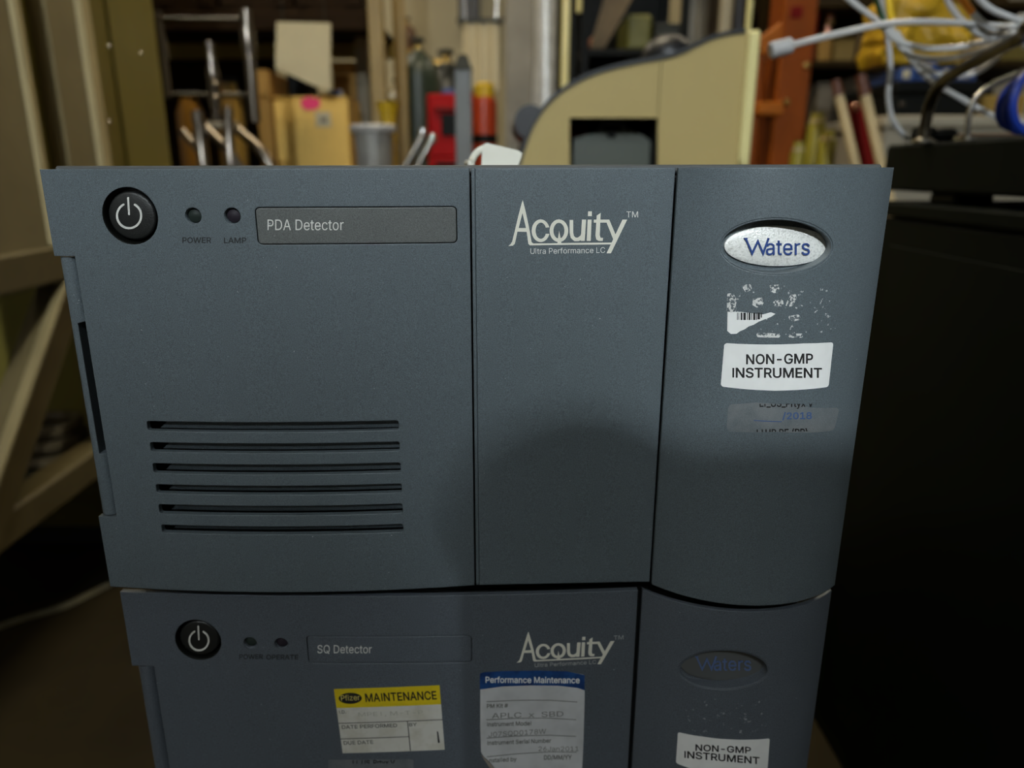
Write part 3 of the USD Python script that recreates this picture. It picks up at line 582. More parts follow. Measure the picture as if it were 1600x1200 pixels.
for s, a, b, h in (('APLC  x  SBD', (225, 842), (740, 828), 8), ('J07SQD0178W', (200, 978), (615, 952), 7.5), ('26Jan2011', (560, 1078), (850, 1078), 7)):
    obj('pen_writing', lettering(s, kk(a), kk(b), h, SM, 0.00006, False), PENINK, pl)
cc = k6([(146, 1088), (180, 1140), (225, 1205), (300, 1275), (240, 1180), (190, 1125)])
cm = sheet(ppoly(cc, S_d2), off2(S_d2, 0.0004), 0.0002, 0.002); vv = cm.vertices.copy(); vv[:, 1] -= 0.0012; cm.vertices = vv
obj('curled_corner', cm, mat('label_back_grey', (0.30, 0.26, 0.22), 0.6), pl)
f2 = label_sheet('film_label', [(513, 1187), (640, 1186), (646, 1187), (646, 1225), (515, 1226)], S_d2, FILM, D, 'clear film label with a faded stamp', r=0.001)
obj('stamp_lettering', lettering('LI_US_Prtyx V', (551, 1195.5), (617, 1195), 7.5, off2(S_d2, 0.0002), 0.00006, True, clip=[((0, 0.3, 0), (0, 1, 0))]), PRINTBLACK, f2)
# feet between the modules, and the low platform that carries the stack
for x in (-0.15, 0.13):
    for y in (0.06, 0.40): obj('foot', lathe([(0, -0.0056), (0.010, -0.0056), (0.010, 0.003), (0, 0.003)], (x, y, BOT), 'z', 20), RUBBER, U)
pf = thing('platform_dolly', 'low wooden dolly on four castors under the instrument stack', 'dolly', (0, 0.25, 0))
for i in range(5): obj('plank', bx(-0.22 + i * 0.086, -0.22 + i * 0.086 + 0.08, 0.0, 0.54, 0.115, 0.138, 0.002), DECK, pf)
for y in (0.03, 0.45): obj('cross_batten', bx(-0.22, 0.204, y, y + 0.07, 0.09, 0.115, 0.002), DECK, pf)
for x in (-0.17, 0.15):
    for y in (0.065, 0.485):
        w = obj('castor', lathe([(0, -0.012), (0.040, -0.012), (0.045, -0.006), (0.045, 0.006), (0.040, 0.012), (0, 0.012)], (x, y, 0.045), 'x', 24), RUBBER, pf)
        obj('castor_fork', [bx(x - 0.02, x - 0.014, y - 0.012, y + 0.012, 0.04, 0.085), bx(x + 0.014, x + 0.02, y - 0.012, y + 0.012, 0.04, 0.085), bx(x - 0.02, x + 0.02, y - 0.015, y + 0.015, 0.083, 0.09)], STEEL, w)
#BACKGROUND
# ------------------------------------------------------------------ left: steel machine frame beside the aisle
def pz(py, Y, px=779): return float(at(px, py, Y)[2])
def pxx(px, Y, py=130): return float(at(px, py, Y)[0])
def pbox(px0, px1, py0, py1, Y, dep, c=0.004, z0=None):
    ym = (max(0, py0) + py1) / 2
    return bx(pxx(px0, Y, ym), pxx(px1, Y, ym), Y, Y + dep, pz(py1, Y) if z0 is None else z0, pz(py0, Y), c)
fr = thing('machine_frame', 'tan steel machine frame with a diagonal brace, at the left edge of the photo', 'machine frame', (-0.9, 0.9, 0))
FX = -0.83
obj('side_panel', bx(FX - 0.05, FX, 0.30, 1.085, 0.76, 2.1, 0.004), TAN, fr)
obj('flange', bx(FX - 0.02, FX + 0.010, 1.070, 1.092, 0.765, 2.1, 0.004), LTAN, fr, 'light steel flange')
obj('infill_panel', bx(FX - 0.045, FX - 0.03, 1.09, 1.19, 0.72, 2.1, 0.002), OLIVE, fr, 'olive panel between the uprights')
obj('post', bx(FX - 0.05, FX, 1.18, 1.325, 0.0, 2.1, 0.006), TAN, fr)
obj('flange', bx(FX - 0.02, FX + 0.012, 1.285, 1.325, 0.02, 2.1, 0.005), LTAN, fr, 'light steel flange')
obj('post', bx(FX - 0.05, FX, 0.16, 0.30, 0.0, 2.1, 0.006), TAN, fr)
obj('rail', bx(FX - 0.05, FX + 0.012, 0.30, 1.18, 0.70, 0.765, 0.005), mat('brace_tan_shaded', (0.115, 0.088, 0.036), 0.5, var=0.15, scale=7), fr)  # dimness of the lower frame is put into this darker tan
obj('brace', bar((FX - 0.02, 0.74, 0.30), (FX - 0.02, 1.20, 0.755), 0.05, 0.075, 0.004), mat('brace_tan_shaded', (0.115, 0.088, 0.036), 0.5, var=0.15, scale=7), fr, 'diagonal brace')
obj('brace_flange', bar((FX + 0.004, 0.715, 0.325), (FX + 0.004, 1.175, 0.78), 0.022, 0.012, 0.003), TAN, fr)
obj('base_beam', bx(FX - 0.06, FX, 0.28, 1.33, 0.285, 0.345, 0.005), mat('brace_tan_shaded', (0.115, 0.088, 0.036), 0.5, var=0.15, scale=7), fr)
obj('tray', bx(-1.40, FX - 0.061, 0.28, 1.33, 0.285, 0.295), DARKGREY, fr)
for y in (0.2, 1.27): obj('post', bx(-1.40, -1.34, y, y + 0.06, 0.0, 2.1, 0.004), TAN, fr)
obj('back_panel', bx(-1.402, -1.392, 0.16, 1.33, 0.30, 2.1), CAVITY, fr)  # dark sheet added to keep the open gap of the frame dark
for k in range(3): 
    a = np.linspace(0, 2 * math.pi * 1.0, 26); r = 0.085 - 0.012 * k
    o = obj('hose_coil' if k == 0 else 'hose_coil', tube(np.c_[-1.0 + r * np.cos(a) + 0.01 * k, 1.20 + r * np.sin(a), 0.311 + 0.030 * k + 0.003 * np.sin(3 * a)], 0.0125, 8, False), mat('hose_tan', (0.09, 0.065, 0.03), 0.5), None)
    keys(o, ('loop of tan hose lying on the frame tray, lowest of the pile', 'middle loop in the pile of tan hose on the frame tray', 'topmost loop in the pile of tan hose on the frame tray')[k], 'hose', 'hose loops on the frame tray')
OX = -0.842
oc = thing('olive_cabinet', 'tall olive steel cabinet standing between the tan frame and the chrome stand', 'cabinet', (OX - 0.28, 1.5, 0))
obj('side_panel', bx(OX - 0.55, OX, 1.345, 1.668, 0.05, 2.2, 0.006), OLIVE, oc)
obj('cover_panel', bx(OX, OX + 0.006, 1.43, 1.660, 0.08, 2.18, 0.003), OLIVE, oc)
obj('plinth', bx(OX - 0.53, OX - 0.02, 1.36, 1.65, 0.0, 0.05), DARKGREY, oc)
for p in ((170, 73), (220, 83), (172, 190)):
    q = atx(p[0], p[1], OX + 0.006); m = lathe([(0, 0.003), (0.003, 0.0022), (0.0045, 0), (0, 0)], (0, 0, 0), 'z', 12); m.apply_transform(trimesh.transformations.rotation_matrix(math.pi / 2, [0, 1, 0])); m.apply_translation(q); obj('rivet', m, STEEL, oc)

# chrome stand
cs = thing('chrome_stand', 'chrome tubular stand with slanting legs beside the olive cabinet', 'stand', (pxx(330, 1.9), 1.95, 0))
Yc = 1.9
def vpost(px, py0, Y, r, z0, nm='post', m=CHROME, par=cs, py=None):
    x = pxx(px, Y, py or py0 + 40); return obj(nm, cyl((x, Y, z0), (x, Y, pz(py0, Y)), r, 16), m, par)
zb_ = pz(195, Yc)
for px, py0, py1, Y, r in ((255, 16, 152, Yc, 0.013), (391, 14, 190, Yc, 0.015)):
    x = pxx(px, Y, 100); obj('post', cyl((x, Y, pz(py1, Y)), (x, Y, pz(py0, Y)), r, 16), CHROME, cs)
    zc = pz(62 if px > 300 else 75, Y); obj('collar', lathe([(0, -0.03), (r + 0.004, -0.028), (r + 0.006, 0), (r + 0.004, 0.028), (0, 0.03)], (x, Y, zc), 'z', 20), CHROME, cs)
xa, xb = pxx(252, Yc, 100), pxx(394, Yc, 100)
obj('cross_tube', cyl((xa, Yc, pz(148, Yc)), (xb, Yc, pz(148, Yc)), 0.007, 12), DARKSTEEL, cs)
obj('cross_tube', cyl((xa, Yc, pz(30, Yc)), (xb, Yc, pz(30, Yc)), 0.007, 12), DARKSTEEL, cs)
x = pxx(334, Yc, 130)
prof = [(0, pz(192, Yc))]
for k, (py, r) in enumerate(((190, 0.016), (178, 0.017), (176, 0.010), (172, 0.010), (170, 0.015), (150, 0.018), (148, 0.015), (130, 0.018), (126, 0.014), (118, 0.018), (100, 0.014), (98, 0.012), (80, 0.011), (78, 0.008), (76, 0.012), (66, 0.012))): prof.append((r, pz(py, Yc)))
prof.append((0, pz(63, Yc)))
obj('screw_column', lathe(prof, (x, Yc, 0), 'z', 24), CHROME, cs)
obj('cross_bar', bx(pxx(318, Yc), pxx(366, Yc), Yc - 0.02, Yc + 0.02, pz(200, Yc), pz(190, Yc), 0.003), mat('tan_bar', (0.30, 0.25, 0.17), 0.4, 0.3), cs)
for a, b, r in (((308, 175), (318, 255), 0.017), ((322, 200), (372, 258), 0.014), ((356, 170), (360, 250), 0.015), ((372, 203), (418, 252), 0.014), ((285, 205), (318, 250), 0.012)):
    p, q = at(a[0], a[1], Yc - 0.02), at(b[0], b[1], Yc - 0.05); d = (q - p) / abs(q[2] - p[2]); e = p + d * (p[2] - 0.0)
    k = min(1.0, 0.5 / max(1e-6, np.linalg.norm((e - p)[:2]))); e = np.array([p[0] + (e - p)[0] * k, p[1] + (e - p)[1] * k, 0.0])
    zz = q[2] + 0; obj('leg', tube([p, q, [q[0] + (q[0] - p[0]) * 0.5, q[1], q[2] - 0.2], [q[0] + (q[0] - p[0]) * 0.6, q[1], 0.008]], r, 12, True, 5), CHROME, cs)
# brown and amber jars behind the stand
for px, py0, py1, m, lb in ((300, 140, 262, mat('amber_glaze', (0.30, 0.14, 0.015), 0.25), 'amber jar behind the left posts of the chrome stand'), (362, 120, 262, mat('ochre_glaze', (0.28, 0.16, 0.03), 0.3), 'ochre jar behind the right post of the chrome stand')):
    Y = 2.56; x = pxx(px, Y, 200); r = 0.05; z1 = pz(py0, Y)
    t = thing('jar', lb, 'jar', (x, Y, 0.621)); zb0 = 0.6215
    obj('body', lathe([(0, zb0), (r * .95, zb0), (r, zb0 + 0.02), (r, z1 - 0.08), (r * 0.6, z1 - 0.03), (r * .6, z1 - 0.02), (0, z1 - 0.02)], (x, Y, 0), 'z', 24), m, t); obj('lid', lathe([(0, z1 - 0.02), (r * .66, z1 - 0.02), (r * .66, z1), (0, z1)], (x, Y, 0), 'z', 24), BLACK, t)

# ------------------------------------------------------------------ pallet racking with cartons
rk = thing('pallet_rack', 'ochre pallet rack with yellow beams and dark wooden decks behind the carton', 'rack', (-0.9, 2.6, 0))
RY0, RY1 = 2.45, 3.1
xpost = pxx(589, RY0, 100); xl_ = xpost - 1.75
for x in (xpost, xl_):
    for y in (RY0, RY1): obj('upright', bx(x - 0.026, x + 0.026, y, y + 0.05, 0.0, 2.3, 0.004), RACKPOST, rk)
    for k in range(4 if x < xpost - 0.1 else 0): obj('strut', bar((x, RY0 + 0.05, 0.2 + 0.5 * k), (x, RY1, 0.45 + 0.5 * k), 0.02, 0.03), RACKPOST, rk)
zlow, zmid, ztop = 0.60, pz(137, RY0), pz(26, RY0)
for z in (zlow, ztop + 0.02):
    obj('beam', bx(xl_ + 0.027, xpost - 0.027, RY0, RY0 + 0.04, z - 0.06, z, 0.004), RACKYELLOW if z < 1 else DECK, rk); obj('beam', bx(xl_ + 0.027, xpost - 0.027, RY1 + 0.01, RY1 + 0.05, z - 0.06, z, 0.004), RACKYELLOW, rk)
    for j in range(6):
        y = RY0 + 0.045 + j * 0.128; obj('deck_board', bx(xl_ + 0.03, xpost - 0.03, y, y + 0.118, z + 0.0005, z + 0.02, 0.002), DECK, rk)
obj('beam', bx(pxx(452, RY1), xpost - 0.027, RY1 - 0.02, RY1 + 0.0, zmid - 0.03, zmid + 0.02, 0.003), RACKYELLOW, rk)
obj('back_sheet', bx(xl_, xpost - 0.55, RY1 + 0.06, RY1 + 0.07, 0.05, 2.3), DECK, rk)
ZD = zlow + 0.021
cb = thing('carton', 'brown cardboard carton with a pink note stuck on its upper edge', 'box', (pxx(488, 2.5), 2.6, ZD))
x0, x1, z1 = pxx(430, 2.5, 200), pxx(545, 2.5, 200), pz(152, 2.5)
obj('body', bx(x0, x1, 2.5, 2.75, ZD, z1, 0.004), CARTON, cb)
obj('flap', bx(x0, x1, 2.498, 2.62, z1, z1 + 0.004, 0.001), CARTON, cb); obj('flap', bx(x0, x1, 2.63, 2.75, z1, z1 + 0.004, 0.001), CARTON, cb)
nt = [(470, 156), (482, 151), (498, 154), (501, 164), (494, 171), (478, 172), (471, 166)]
obj('sticky_note', prism(Polygon([tuple(at(p[0], p[1], 2.499)[[0, 2]]) for p in nt]), 2.497, 2.4995), PINK, cb, 'pink note')
obj('paper_label', bx(pxx(493, 2.5, 185), pxx(517, 2.5, 185), 2.4985, 2.5002, pz(198, 2.5), pz(174, 2.5)), mat('carton_label', (0.50, 0.42, 0.27), 0.7), cb)
obj('ink_stamp', bx(pxx(501, 2.498, 185), pxx(510, 2.498, 185), 2.4978, 2.4984, pz(191, 2.5), pz(183, 2.5)), PRINTGREY, cb)
single('cardboard_sheet', bx(pxx(402, 2.47, 180), pxx(424, 2.47, 180), 2.472, 2.72, ZD, pz(108, 2.47), 0.003), CARTON2, 'upright brown cardboard sheet left of the carton', 'cardboard')
wb_ = [at(p[0], p[1], 2.38)[[0, 2]] for p in ((432, 34), (516, 36), (516, 140), (488, 133), (430, 106))]
hb = thing('hanging_board', 'cream board with a slanted lower edge hanging above the carton', 'board', (wb_[0][0], 2.38, 1.3))
obj('board', prism(Polygon([tuple(p) for p in wb_]), 2.38, 2.395), CREAMBOARD, hb)
for k in (0, 1): obj('hanger_wire', cyl((wb_[k][0] + (0.02 - 0.04 * k), 2.388, wb_[k][1] - 0.01), (wb_[k][0] + (0.02 - 0.04 * k), 2.388, CEIL - 0.001), 0.0015, 6), DARKGREY, hb)
zq = ztop + 0.0405
for k, (p0, p1, lb) in enumerate(((236, 330, 'dark brown crate at the left end of the top rack deck'), (336, 450, 'added dark brown crate in the middle of the top rack deck'), (456, 562, 'dark brown crate at the right end of the top rack deck'))):
    t = thing('crate', lb, 'crate', (pxx((p0 + p1) / 2, RY0, 10), RY0 + 0.3, zq), 'crates on the top rack deck'); u0, u1 = pxx(p0, RY0, 10), pxx(p1, RY0, 10)  # crates added to keep the area above the deck dark
    for j in range(3): obj('board', bx(u0, u1, RY0 + 0.05, RY0 + 0.5, zq + 0.09 * j, zq + 0.09 * j + 0.084, 0.003), DECK, t)
    for u in (u0 + 0.01, u1 - 0.05): obj('batten', bx(u, u + 0.04, RY0 + 0.035, RY0 + 0.0495, zq, zq + 0.26, 0.002), DECK, t)
single('black_case', bx(pxx(436, 2.67, 130), pxx(470, 2.67, 130), 2.77, 2.95, ZD, pz(112, 2.77), 0.01), BLACK, 'black block in place of the shadow between carton and cream board', 'case')  # black block stands in for the shadow under the cream board
single('brown_box', bx(pxx(518, 2.86, 110), pxx(555, 2.86, 110), 2.86, 3.06, ZD, pz(98, 2.91), 0.004), CARTON2, 'brown box standing behind the yellow beam', 'box')
single('grey_box', bx(pxx(556, 2.86, 110), pxx(574, 2.86, 110), 2.86, 3.06, ZD, pz(60, 2.91), 0.004), mat('dull_grey_card', (0.22, 0.19, 0.13), 0.8), 'tall dull box behind the rack upright', 'box')
b_ = thing('blue_tin', 'small blue tin lying on top of the carton', 'tin', (pxx(522, 2.55), 2.57, z1 + 0.005)); xx = pxx(522, 2.55, 145)
obj('body', cyl((xx - 0.02, 2.57, z1 + 0.0125 + 0.006), (xx + 0.02, 2.57, z1 + 0.0125 + 0.006), 0.0135, 20), BLUEPL, b_); obj('lid', cyl((xx + 0.02, 2.57, z1 + 0.0185), (xx + 0.026, 2.57, z1 + 0.0185), 0.0143, 20), GREYPL, b_)
single('cream_tin', lathe([(0, 0), (0.02, 0), (0.021, 0.003), (0.021, 0.014), (0.019, 0.017), (0, 0.017)], (pxx(506, 2.55, 148), 2.57, z1 + 0.0045), 'z', 24), CREAMBOARD, 'flat cream tin beside the blue tin', 'tin')
# bucket
Yb = 2.15; xb_ = pxx(584, Yb, 220); zt_ = pz(196, Yb) 
bk = thing('bucket', 'grey plastic bucket with a thick pale rim right of the carton', 'bucket', (xb_, Yb, ZD))
def rp(w): return w / 2 * (Yb + 0.45) / FPX
obj('body', lathe([(0, ZD), (rp(40), ZD), (rp(54), zt_ - 0.02), (rp(56), zt_), (rp(53), zt_), (rp(51), zt_ - 0.02), (rp(38), ZD + 0.006), (0, ZD + 0.006)], (xb_, Yb, 0), 'z', 32), GALV, bk)
obj('rim', lathe([(rp(56), zt_ - 0.022), (rp(64), zt_ - 0.018), (rp(65), zt_ - 0.004), (rp(60), zt_ + 0.003), (rp(53), zt_ + 0.001), (rp(53), zt_ - 0.01), (rp(56), zt_ - 0.022)], (xb_, Yb, 0), 'z', 32), GREYPL, bk)
a = np.linspace(0, math.pi, 13); obj('bail_handle', tube(np.c_[xb_ + rp(62) * np.cos(a), Yb - rp(40) * np.sin(a), zt_ - 0.012 - 0.03 * np.sin(a)], 0.003, 6, False), STEEL, bk)
yc_ = thing('yellow_funnel', 'yellow funnel standing behind the bucket', 'funnel', (pxx(606, 2.31, 170), 2.31, ZD)); xf = pxx(606, 2.31, 170)
obj('cone', lathe([(0.004, ZD + 0.02), (0.02, ZD + 0.02), (0.025, pz(185, 2.31)), (0.04, pz(160, 2.31)), (0.037, pz(160, 2.31)), (0.02, pz(185, 2.31)), (0.004, ZD + 0.02)], (xf, 2.31, 0), 'z', 24), YELLOWCAP, yc_); obj('base_ring', lathe([(0.004, ZD + 0.0005), (0.05, ZD + 0.0005), (0.05, ZD + 0.02), (0.004, ZD + 0.02)], (xf, 2.31, 0), 'z', 24), YELLOWCAP, yc_)
st = thing('step_stool', 'low wooden stool carrying the bucket and yellow funnel', 'stool', (xf - 0.07, 2.2, 0)); obj('seat', bx(xf - 0.22, xf + 0.08, 2.04, 2.40, ZD - 0.03, ZD - 0.0002, 0.004), DECK, st)
for sx in (-0.2, 0.05):
    for sy in (2.06, 2.36): obj('leg', bx(xf + sx, xf + sx + 0.024, sy, sy + 0.024, 0, ZD - 0.03), DECK, st)

# gas cylinders, red cabinet, posts
def cylinder(px, pytop, Y, w, m, lb):
    x = pxx(px, Y, 150); r = w / 2 * (Y + 0.45) / FPX; z = pz(pytop, Y); t = thing('gas_cylinder', lb, 'gas cylinder', (x, Y, 0), 'gas cylinders')
    obj('body', lathe([(0, 0), (r * .97, 0), (r, 0.02), (r, z - r * 1.7), (r * .93, z - r * 1.2), (r * .7, z - r * .75), (r * .36, z - r * .5), (r * .3, z - r * .35), (0, z - r * .35)], (x, Y, 0), 'z', 32), m, t)
    v = obj('valve', [lathe([(0, z - r * .4), (r * .2, z - r * .4), (r * .2, z - 0.01), (r * .1, z), (0, z)], (x, Y, 0), 'z', 16), cyl((x, Y, z - 0.04), (x - r * .55, Y, z - 0.04), r * .12, 12)], BRASS, t)
    obj('handwheel', lathe([(0, z), (r * .3, z), (r * .34, z + 0.008), (r * .3, z + 0.018), (0, z + 0.018)], (x, Y, 0), 'z', 20), DARKGREY, v)
    return x, z, r, t
x, z, r, t = cylinder(655, 66, 3.35, 58, GREEN, 'tall dark green gas cylinder in front, with a pale gauge on its valve')
g = obj('gauge', lathe([(0, 0.006), (0.022, 0.006), (0.026, 0.002), (0.026, -0.018), (0, -0.018)], (x - 0.07, 3.31, z - 0.06), '-y', 24), BRASS, t); obj('gauge_face', lathe([(0, 0.0075), (0.021, 0.0075), (0.021, 0.006), (0, 0.006)], (x - 0.07, 3.31, z - 0.06), '-y', 24), PAPER, g)
cylinder(698, 84, 3.75, 74, mat('cylinder_black', (0.012, 0.014, 0.012), 0.4), 'black gas cylinder behind the green one')
cylinder(622, 128, 4.05, 44, mat('cylinder_pale', (0.33, 0.32, 0.26), 0.35), 'pale gas cylinder behind the left side of the green one')
cylinder(640, 32, 4.4, 26, mat('cylinder_brown', (0.10, 0.045, 0.02), 0.4), 'slim brown gas cylinder rising behind the green one')
Yr = 2.7; x0, x1 = pxx(668, Yr, 200), pxx(745, Yr, 200); z1 = pz(146, Yr)
rc = thing('tool_cabinet', 'bright red steel tool cabinet behind the grey post', 'tool cabinet', (x0, Yr, 0))
obj('body', bx(x0, x1, Yr, Yr + 0.35, 0.07, z1, 0.008), RED, rc)
for k in range(4): 
    d = obj('drawer', bx(x0 + 0.012, x1 - 0.012, Yr - 0.012, Yr, z1 - 0.03 - 0.20 * (k + 1), z1 - 0.035 - 0.20 * k, 0.004), RED, rc)
    obj('drawer_handle', bx(x0 + 0.03, x1 - 0.03, Yr - 0.028, Yr - 0.012, z1 - 0.065 - 0.2 * k, z1 - 0.05 - 0.2 * k, 0.003), BLACK if k else DARKRED, d)
obj('black_panel', bx(pxx(690, Yr, 190), pxx(716, Yr, 190), Yr - 0.02, Yr - 0.012, pz(212, Yr), pz(178, Yr), 0.003), BLACK, rc)
obj('plinth', bx(x0 + 0.02, x1 - 0.02, Yr + 0.02, Yr + 0.33, 0, 0.07), BLACK, rc)
single('blue_rag', prism(Polygon([tuple(at(p[0], p[1], Yr + 0.03)[[0, 2]]) for p in ((690, 146.3), (692, 140), (702, 138), (716, 141), (722, 146.3))]), Yr + 0.02, Yr + 0.16), mat('blue_cloth', (0.07, 0.11, 0.27), 0.8), 'folded blue rag on the red tool cabinet', 'rag')
Yp = 1.9; gp = thing('grey_post', 'square grey steel post with a dark cap in front of the red cabinet', 'post', (pxx(725, Yp), Yp, 0))
x0, x1 = pxx(711, Yp, 180), pxx(737, Yp, 180); zt_ = pz(108, Yp)
obj('shaft', bx(x0, x1, Yp, Yp + 0.05, 0.012, zt_, 0.004), GREYPAINT, gp); obj('foot_plate', bx(x0 - 0.05, x1 + 0.05, Yp - 0.04, Yp + 0.09, 0, 0.012, 0.002), GREYPAINT, gp)
obj('cap', trimesh.convex.convex_hull(np.array([[x, y, zt_] for x in (x0 - .003, x1 + .003) for y in (Yp - .003, Yp + .053)] + [[x, y, pz(84, Yp)] for x in (x0 + .012, x1 - .012) for y in (Yp + .012, Yp + .038)])), DARKGREY, gp)
Ye = 2.55; xe = pxx(757, Ye, 190); re_ = 17 * 3.0 / FPX
ex = thing('red_tank', 'slender red-orange tank with a yellow cap right of the grey post', 'tank', (xe, Ye, 0))
zt_ = pz(152, Ye); obj('body', lathe([(0, 0), (re_, 0), (re_, zt_ - 0.02), (re_ * .8, zt_), (0, zt_)], (xe, Ye, 0), 'z', 28), REDTANK, ex)
obj('cap', lathe([(0, zt_), (re_ * .82, zt_), (re_ * .85, zt_ + 0.04), (re_ * .5, zt_ + 0.05), (0, zt_ + 0.05)], (xe, Ye, 0), 'z', 24), YELLOWCAP, ex)
obj('strap', lathe([(re_ * 1.0, zt_ - 0.16), (re_ * 1.03, zt_ - 0.16), (re_ * 1.03, zt_ - 0.13), (re_ * 1.0, zt_ - 0.13)], (xe, Ye, 0), 'z', 28), BLACK, ex)
Yh = 1.55; ht = thing('hand_truck', 'hand truck with two slanting bare metal tubes in front of the gas cylinders', 'hand truck', (pxx(640, Yh), Yh, 0))
for (a, b) in (((661, 209), (630, 262)), ((676, 217), (646, 268))):
    p, q = at(a[0], a[1], Yh), at(b[0], b[1], Yh - 0.03); d = q - p; e = p + d * (p[2] - 0.03) / (p[2] - q[2]) * 1.0
    e = p + (q - p) * min(8, (p[2] - 0.06) / (p[2] - q[2])); e[1] = Yh - 0.06
    obj('side_tube', cyl(p, e, 0.0085, 14), STEEL, ht); obj('grip', lathe([(0, -0.012), (0.0095, -0.01), (0.0105, 0.004), (0.008, 0.012), (0, 0.013)], p, 'z', 16), STEEL, ht)
    obj('wheel', lathe([(0, -0.015), (0.05, -0.015), (0.06, -0.008), (0.06, 0.008), (0.05, 0.015), (0, 0.015)], (e[0], e[1] + 0.0, 0.06), 'x', 24), RUBBER, ht)
    last = e
obj('toe_plate', bx(last[0] - 0.12, last[0] + 0.03, Yh - 0.2, Yh - 0.05, 0.001, 0.008), STEEL, ht)

# wall side: switchboard, curtain, building column
Yw = Y1 - 0.03
eb = thing('wall_cabinet', 'dark wall cabinet high above the red tool cabinet', 'wall cabinet', (pxx(735, 4.9), 4.9, 1.7)); x0, x1 = pxx(716, 4.9, 15), pxx(749, 4.9, 15)
obj('body', bx(x0, x1, 4.9, Yw, pz(33, 4.9), 2.6, 0.01), mat('cabinet_charcoal', (0.04, 0.04, 0.045), 0.5), eb); obj('door', bx(x0 + 0.01, x1 - 0.01, 4.885, 4.9, pz(31, 4.9), 2.58, 0.004), _mats['cabinet_charcoal'], eb)
cu = thing('curtain', 'ribbed cream plastic curtain hanging beside the grey building column', 'curtain', (pxx(752, 4.0), 4.0, 1.2))
x0, x1, z0, z1 = pxx(724, 3.9, 90), pxx(779, 3.9, 90), pz(135, 3.9), pz(36, 3.9)
for k in range(6):
    w = (x1 - x0) / 6; obj('strip', tube([(x0 + w * (k + .5), 3.9 + 0.01 * (k % 2), z0 - 0.01 * (k % 3)), (x0 + w * (k + .5), 3.9 + 0.01 * (k % 2), z1)], w * 0.52, 12, False), (CREAMBOARD, mat('cream_strip', (0.70, 0.62, 0.43), 0.6))[k % 2], cu)
obj('rail', bx(x0 - 0.03, x1 + 0.03, 3.88, 3.93, z1, z1 + 0.02), DARKGREY, cu); 
for xq in (x0 + 0.01, x1 - 0.01): obj('hanger', cyl((xq, 3.905, z1 + 0.02), (xq, 3.905, CEIL - 0.001), 0.005, 8), STEEL, cu)
bc = struct('trim_1', bx(pxx(790, 3.5, 100), pxx(835, 3.5, 100), 3.5, 3.75, 0, CEIL, 0.01), mat('column_grey', (0.26, 0.24, 0.20), 0.7, var=0.18, scale=6))
pp = thing('wrapped_pipe', 'white pipe in crumpled foil wrap running up the grey column', 'pipe', (pxx(853, 3.4), 3.4, 0)); xq = pxx(852, 3.4, 90); rr = 15.5 * 3.85 / FPX
m = lathe([(0, 0.01), (rr, 0.01)] + [(rr, 0.01 + 0.1 * k) for k in range(1, 31)] + [(0, 3.01)], (xq, 3.4, 0), 'z', 24); v = m.vertices.copy(); nz = meshkit.noise(v * [18, 18, 9], 3) - 0.5; v[:, 0] += nz * 0.016 * (np.hypot(v[:, 0] - xq, v[:, 1] - 3.4) > 0.01); m.vertices = v
obj('wrap', m, mat('foil_wrap', (0.62, 0.62, 0.60), 0.35, 0.3, var=0.15, scale=20), pp)
obj('foot', lathe([(0, 0), (rr * 1.2, 0), (rr * 1.2, 0.012), (0, 0.012)], (xq, 3.4, 0), 'z', 24), STEEL, pp)
single('black_post', bx(pxx(872, 2.6, 60), pxx(904, 2.6, 60), 2.62, 2.72, 0, 2.5, 0.01), BLACK, 'broad black post behind the beige machine', 'post')
yp = thing('pale_yellow_post', 'pale yellow enamelled post in front of the broad black post', 'post', (pxx(884, 2.3), 2.3, 0)); x0, x1 = pxx(878, 2.3, 60), pxx(890, 2.3, 60)
obj('shaft', bx(x0, x1, 2.3, 2.33, 0.01, 2.3, 0.005), PALEYELLOW, yp); obj('foot_plate', bx(x0 - 0.04, x1 + 0.04, 2.26, 2.37, 0, 0.01), PALEYELLOW, yp)
hl = thing('pull_cord', 'short cream pull handle hanging beside the pale yellow post', 'pull handle', (pxx(905, 2.4), 2.4, 1.5)); xq = pxx(905, 2.4, 10)
obj('grip', tube([(xq, 2.4, pz(20, 2.4)), (xq, 2.4, pz(-40, 2.4))], [0.009, 0.011, 0.011, 0.009], 14, False), PALEYELLOW, hl); obj('cord', cyl((xq, 2.4, pz(-40, 2.4)), (xq, 2.4, CEIL - 0.001), 0.003, 6), BLACK, hl)

# ------------------------------------------------------------------ the beige machine with a curved top edge
BY = 1.12
pc = [(806, 330), (810, 285), (813, 262), (819, 238), (831, 204), (850, 172), (880, 143), (920, 121), (960, 108), (1000, 99), (1040, 92), (1065, 84), (1088, 73), (1108, 64), (1130, 57), (1152, 53), (1164, 52)]
P2 = curve(np.array([at(p[0], p[1], BY)[[0, 2]] for p in pc]), 5); P2 = P2 if P2.shape[1] == 2 else P2[:, :2]
xr_ = pxx(1160, BY, 150); zf = 0.10
win = [tuple(at(p[0], p[1], BY)[[0, 2]]) for p in ((890, 184), (1028, 184), (1028, 300), (890, 300))]
outline = Polygon([tuple(p) for p in P2] + [(xr_, P2[-1][1]), (xr_, zf), (P2[0][0] - 0.004, zf)])
seam = pxx(1030, BY, 150)
bm = thing('beige_machine', 'beige machine with a curved top edge and a square window behind the stack', 'machine', ((seam), BY + 0.2, 0))
pan = outline.difference(Polygon(win))
obj('front_panel', prism(pan.intersection(sbox(-9, -9, seam - 0.0008, 9)), BY, BY + 0.012), BEIGE, bm)
obj('front_panel', prism(pan.intersection(sbox(seam + 0.0008, -9, 9, 9)), BY, BY + 0.012), BEIGE, bm)
obj('rear_panel', prism(outline, BY + 0.35, BY + 0.362), BEIGE, bm)
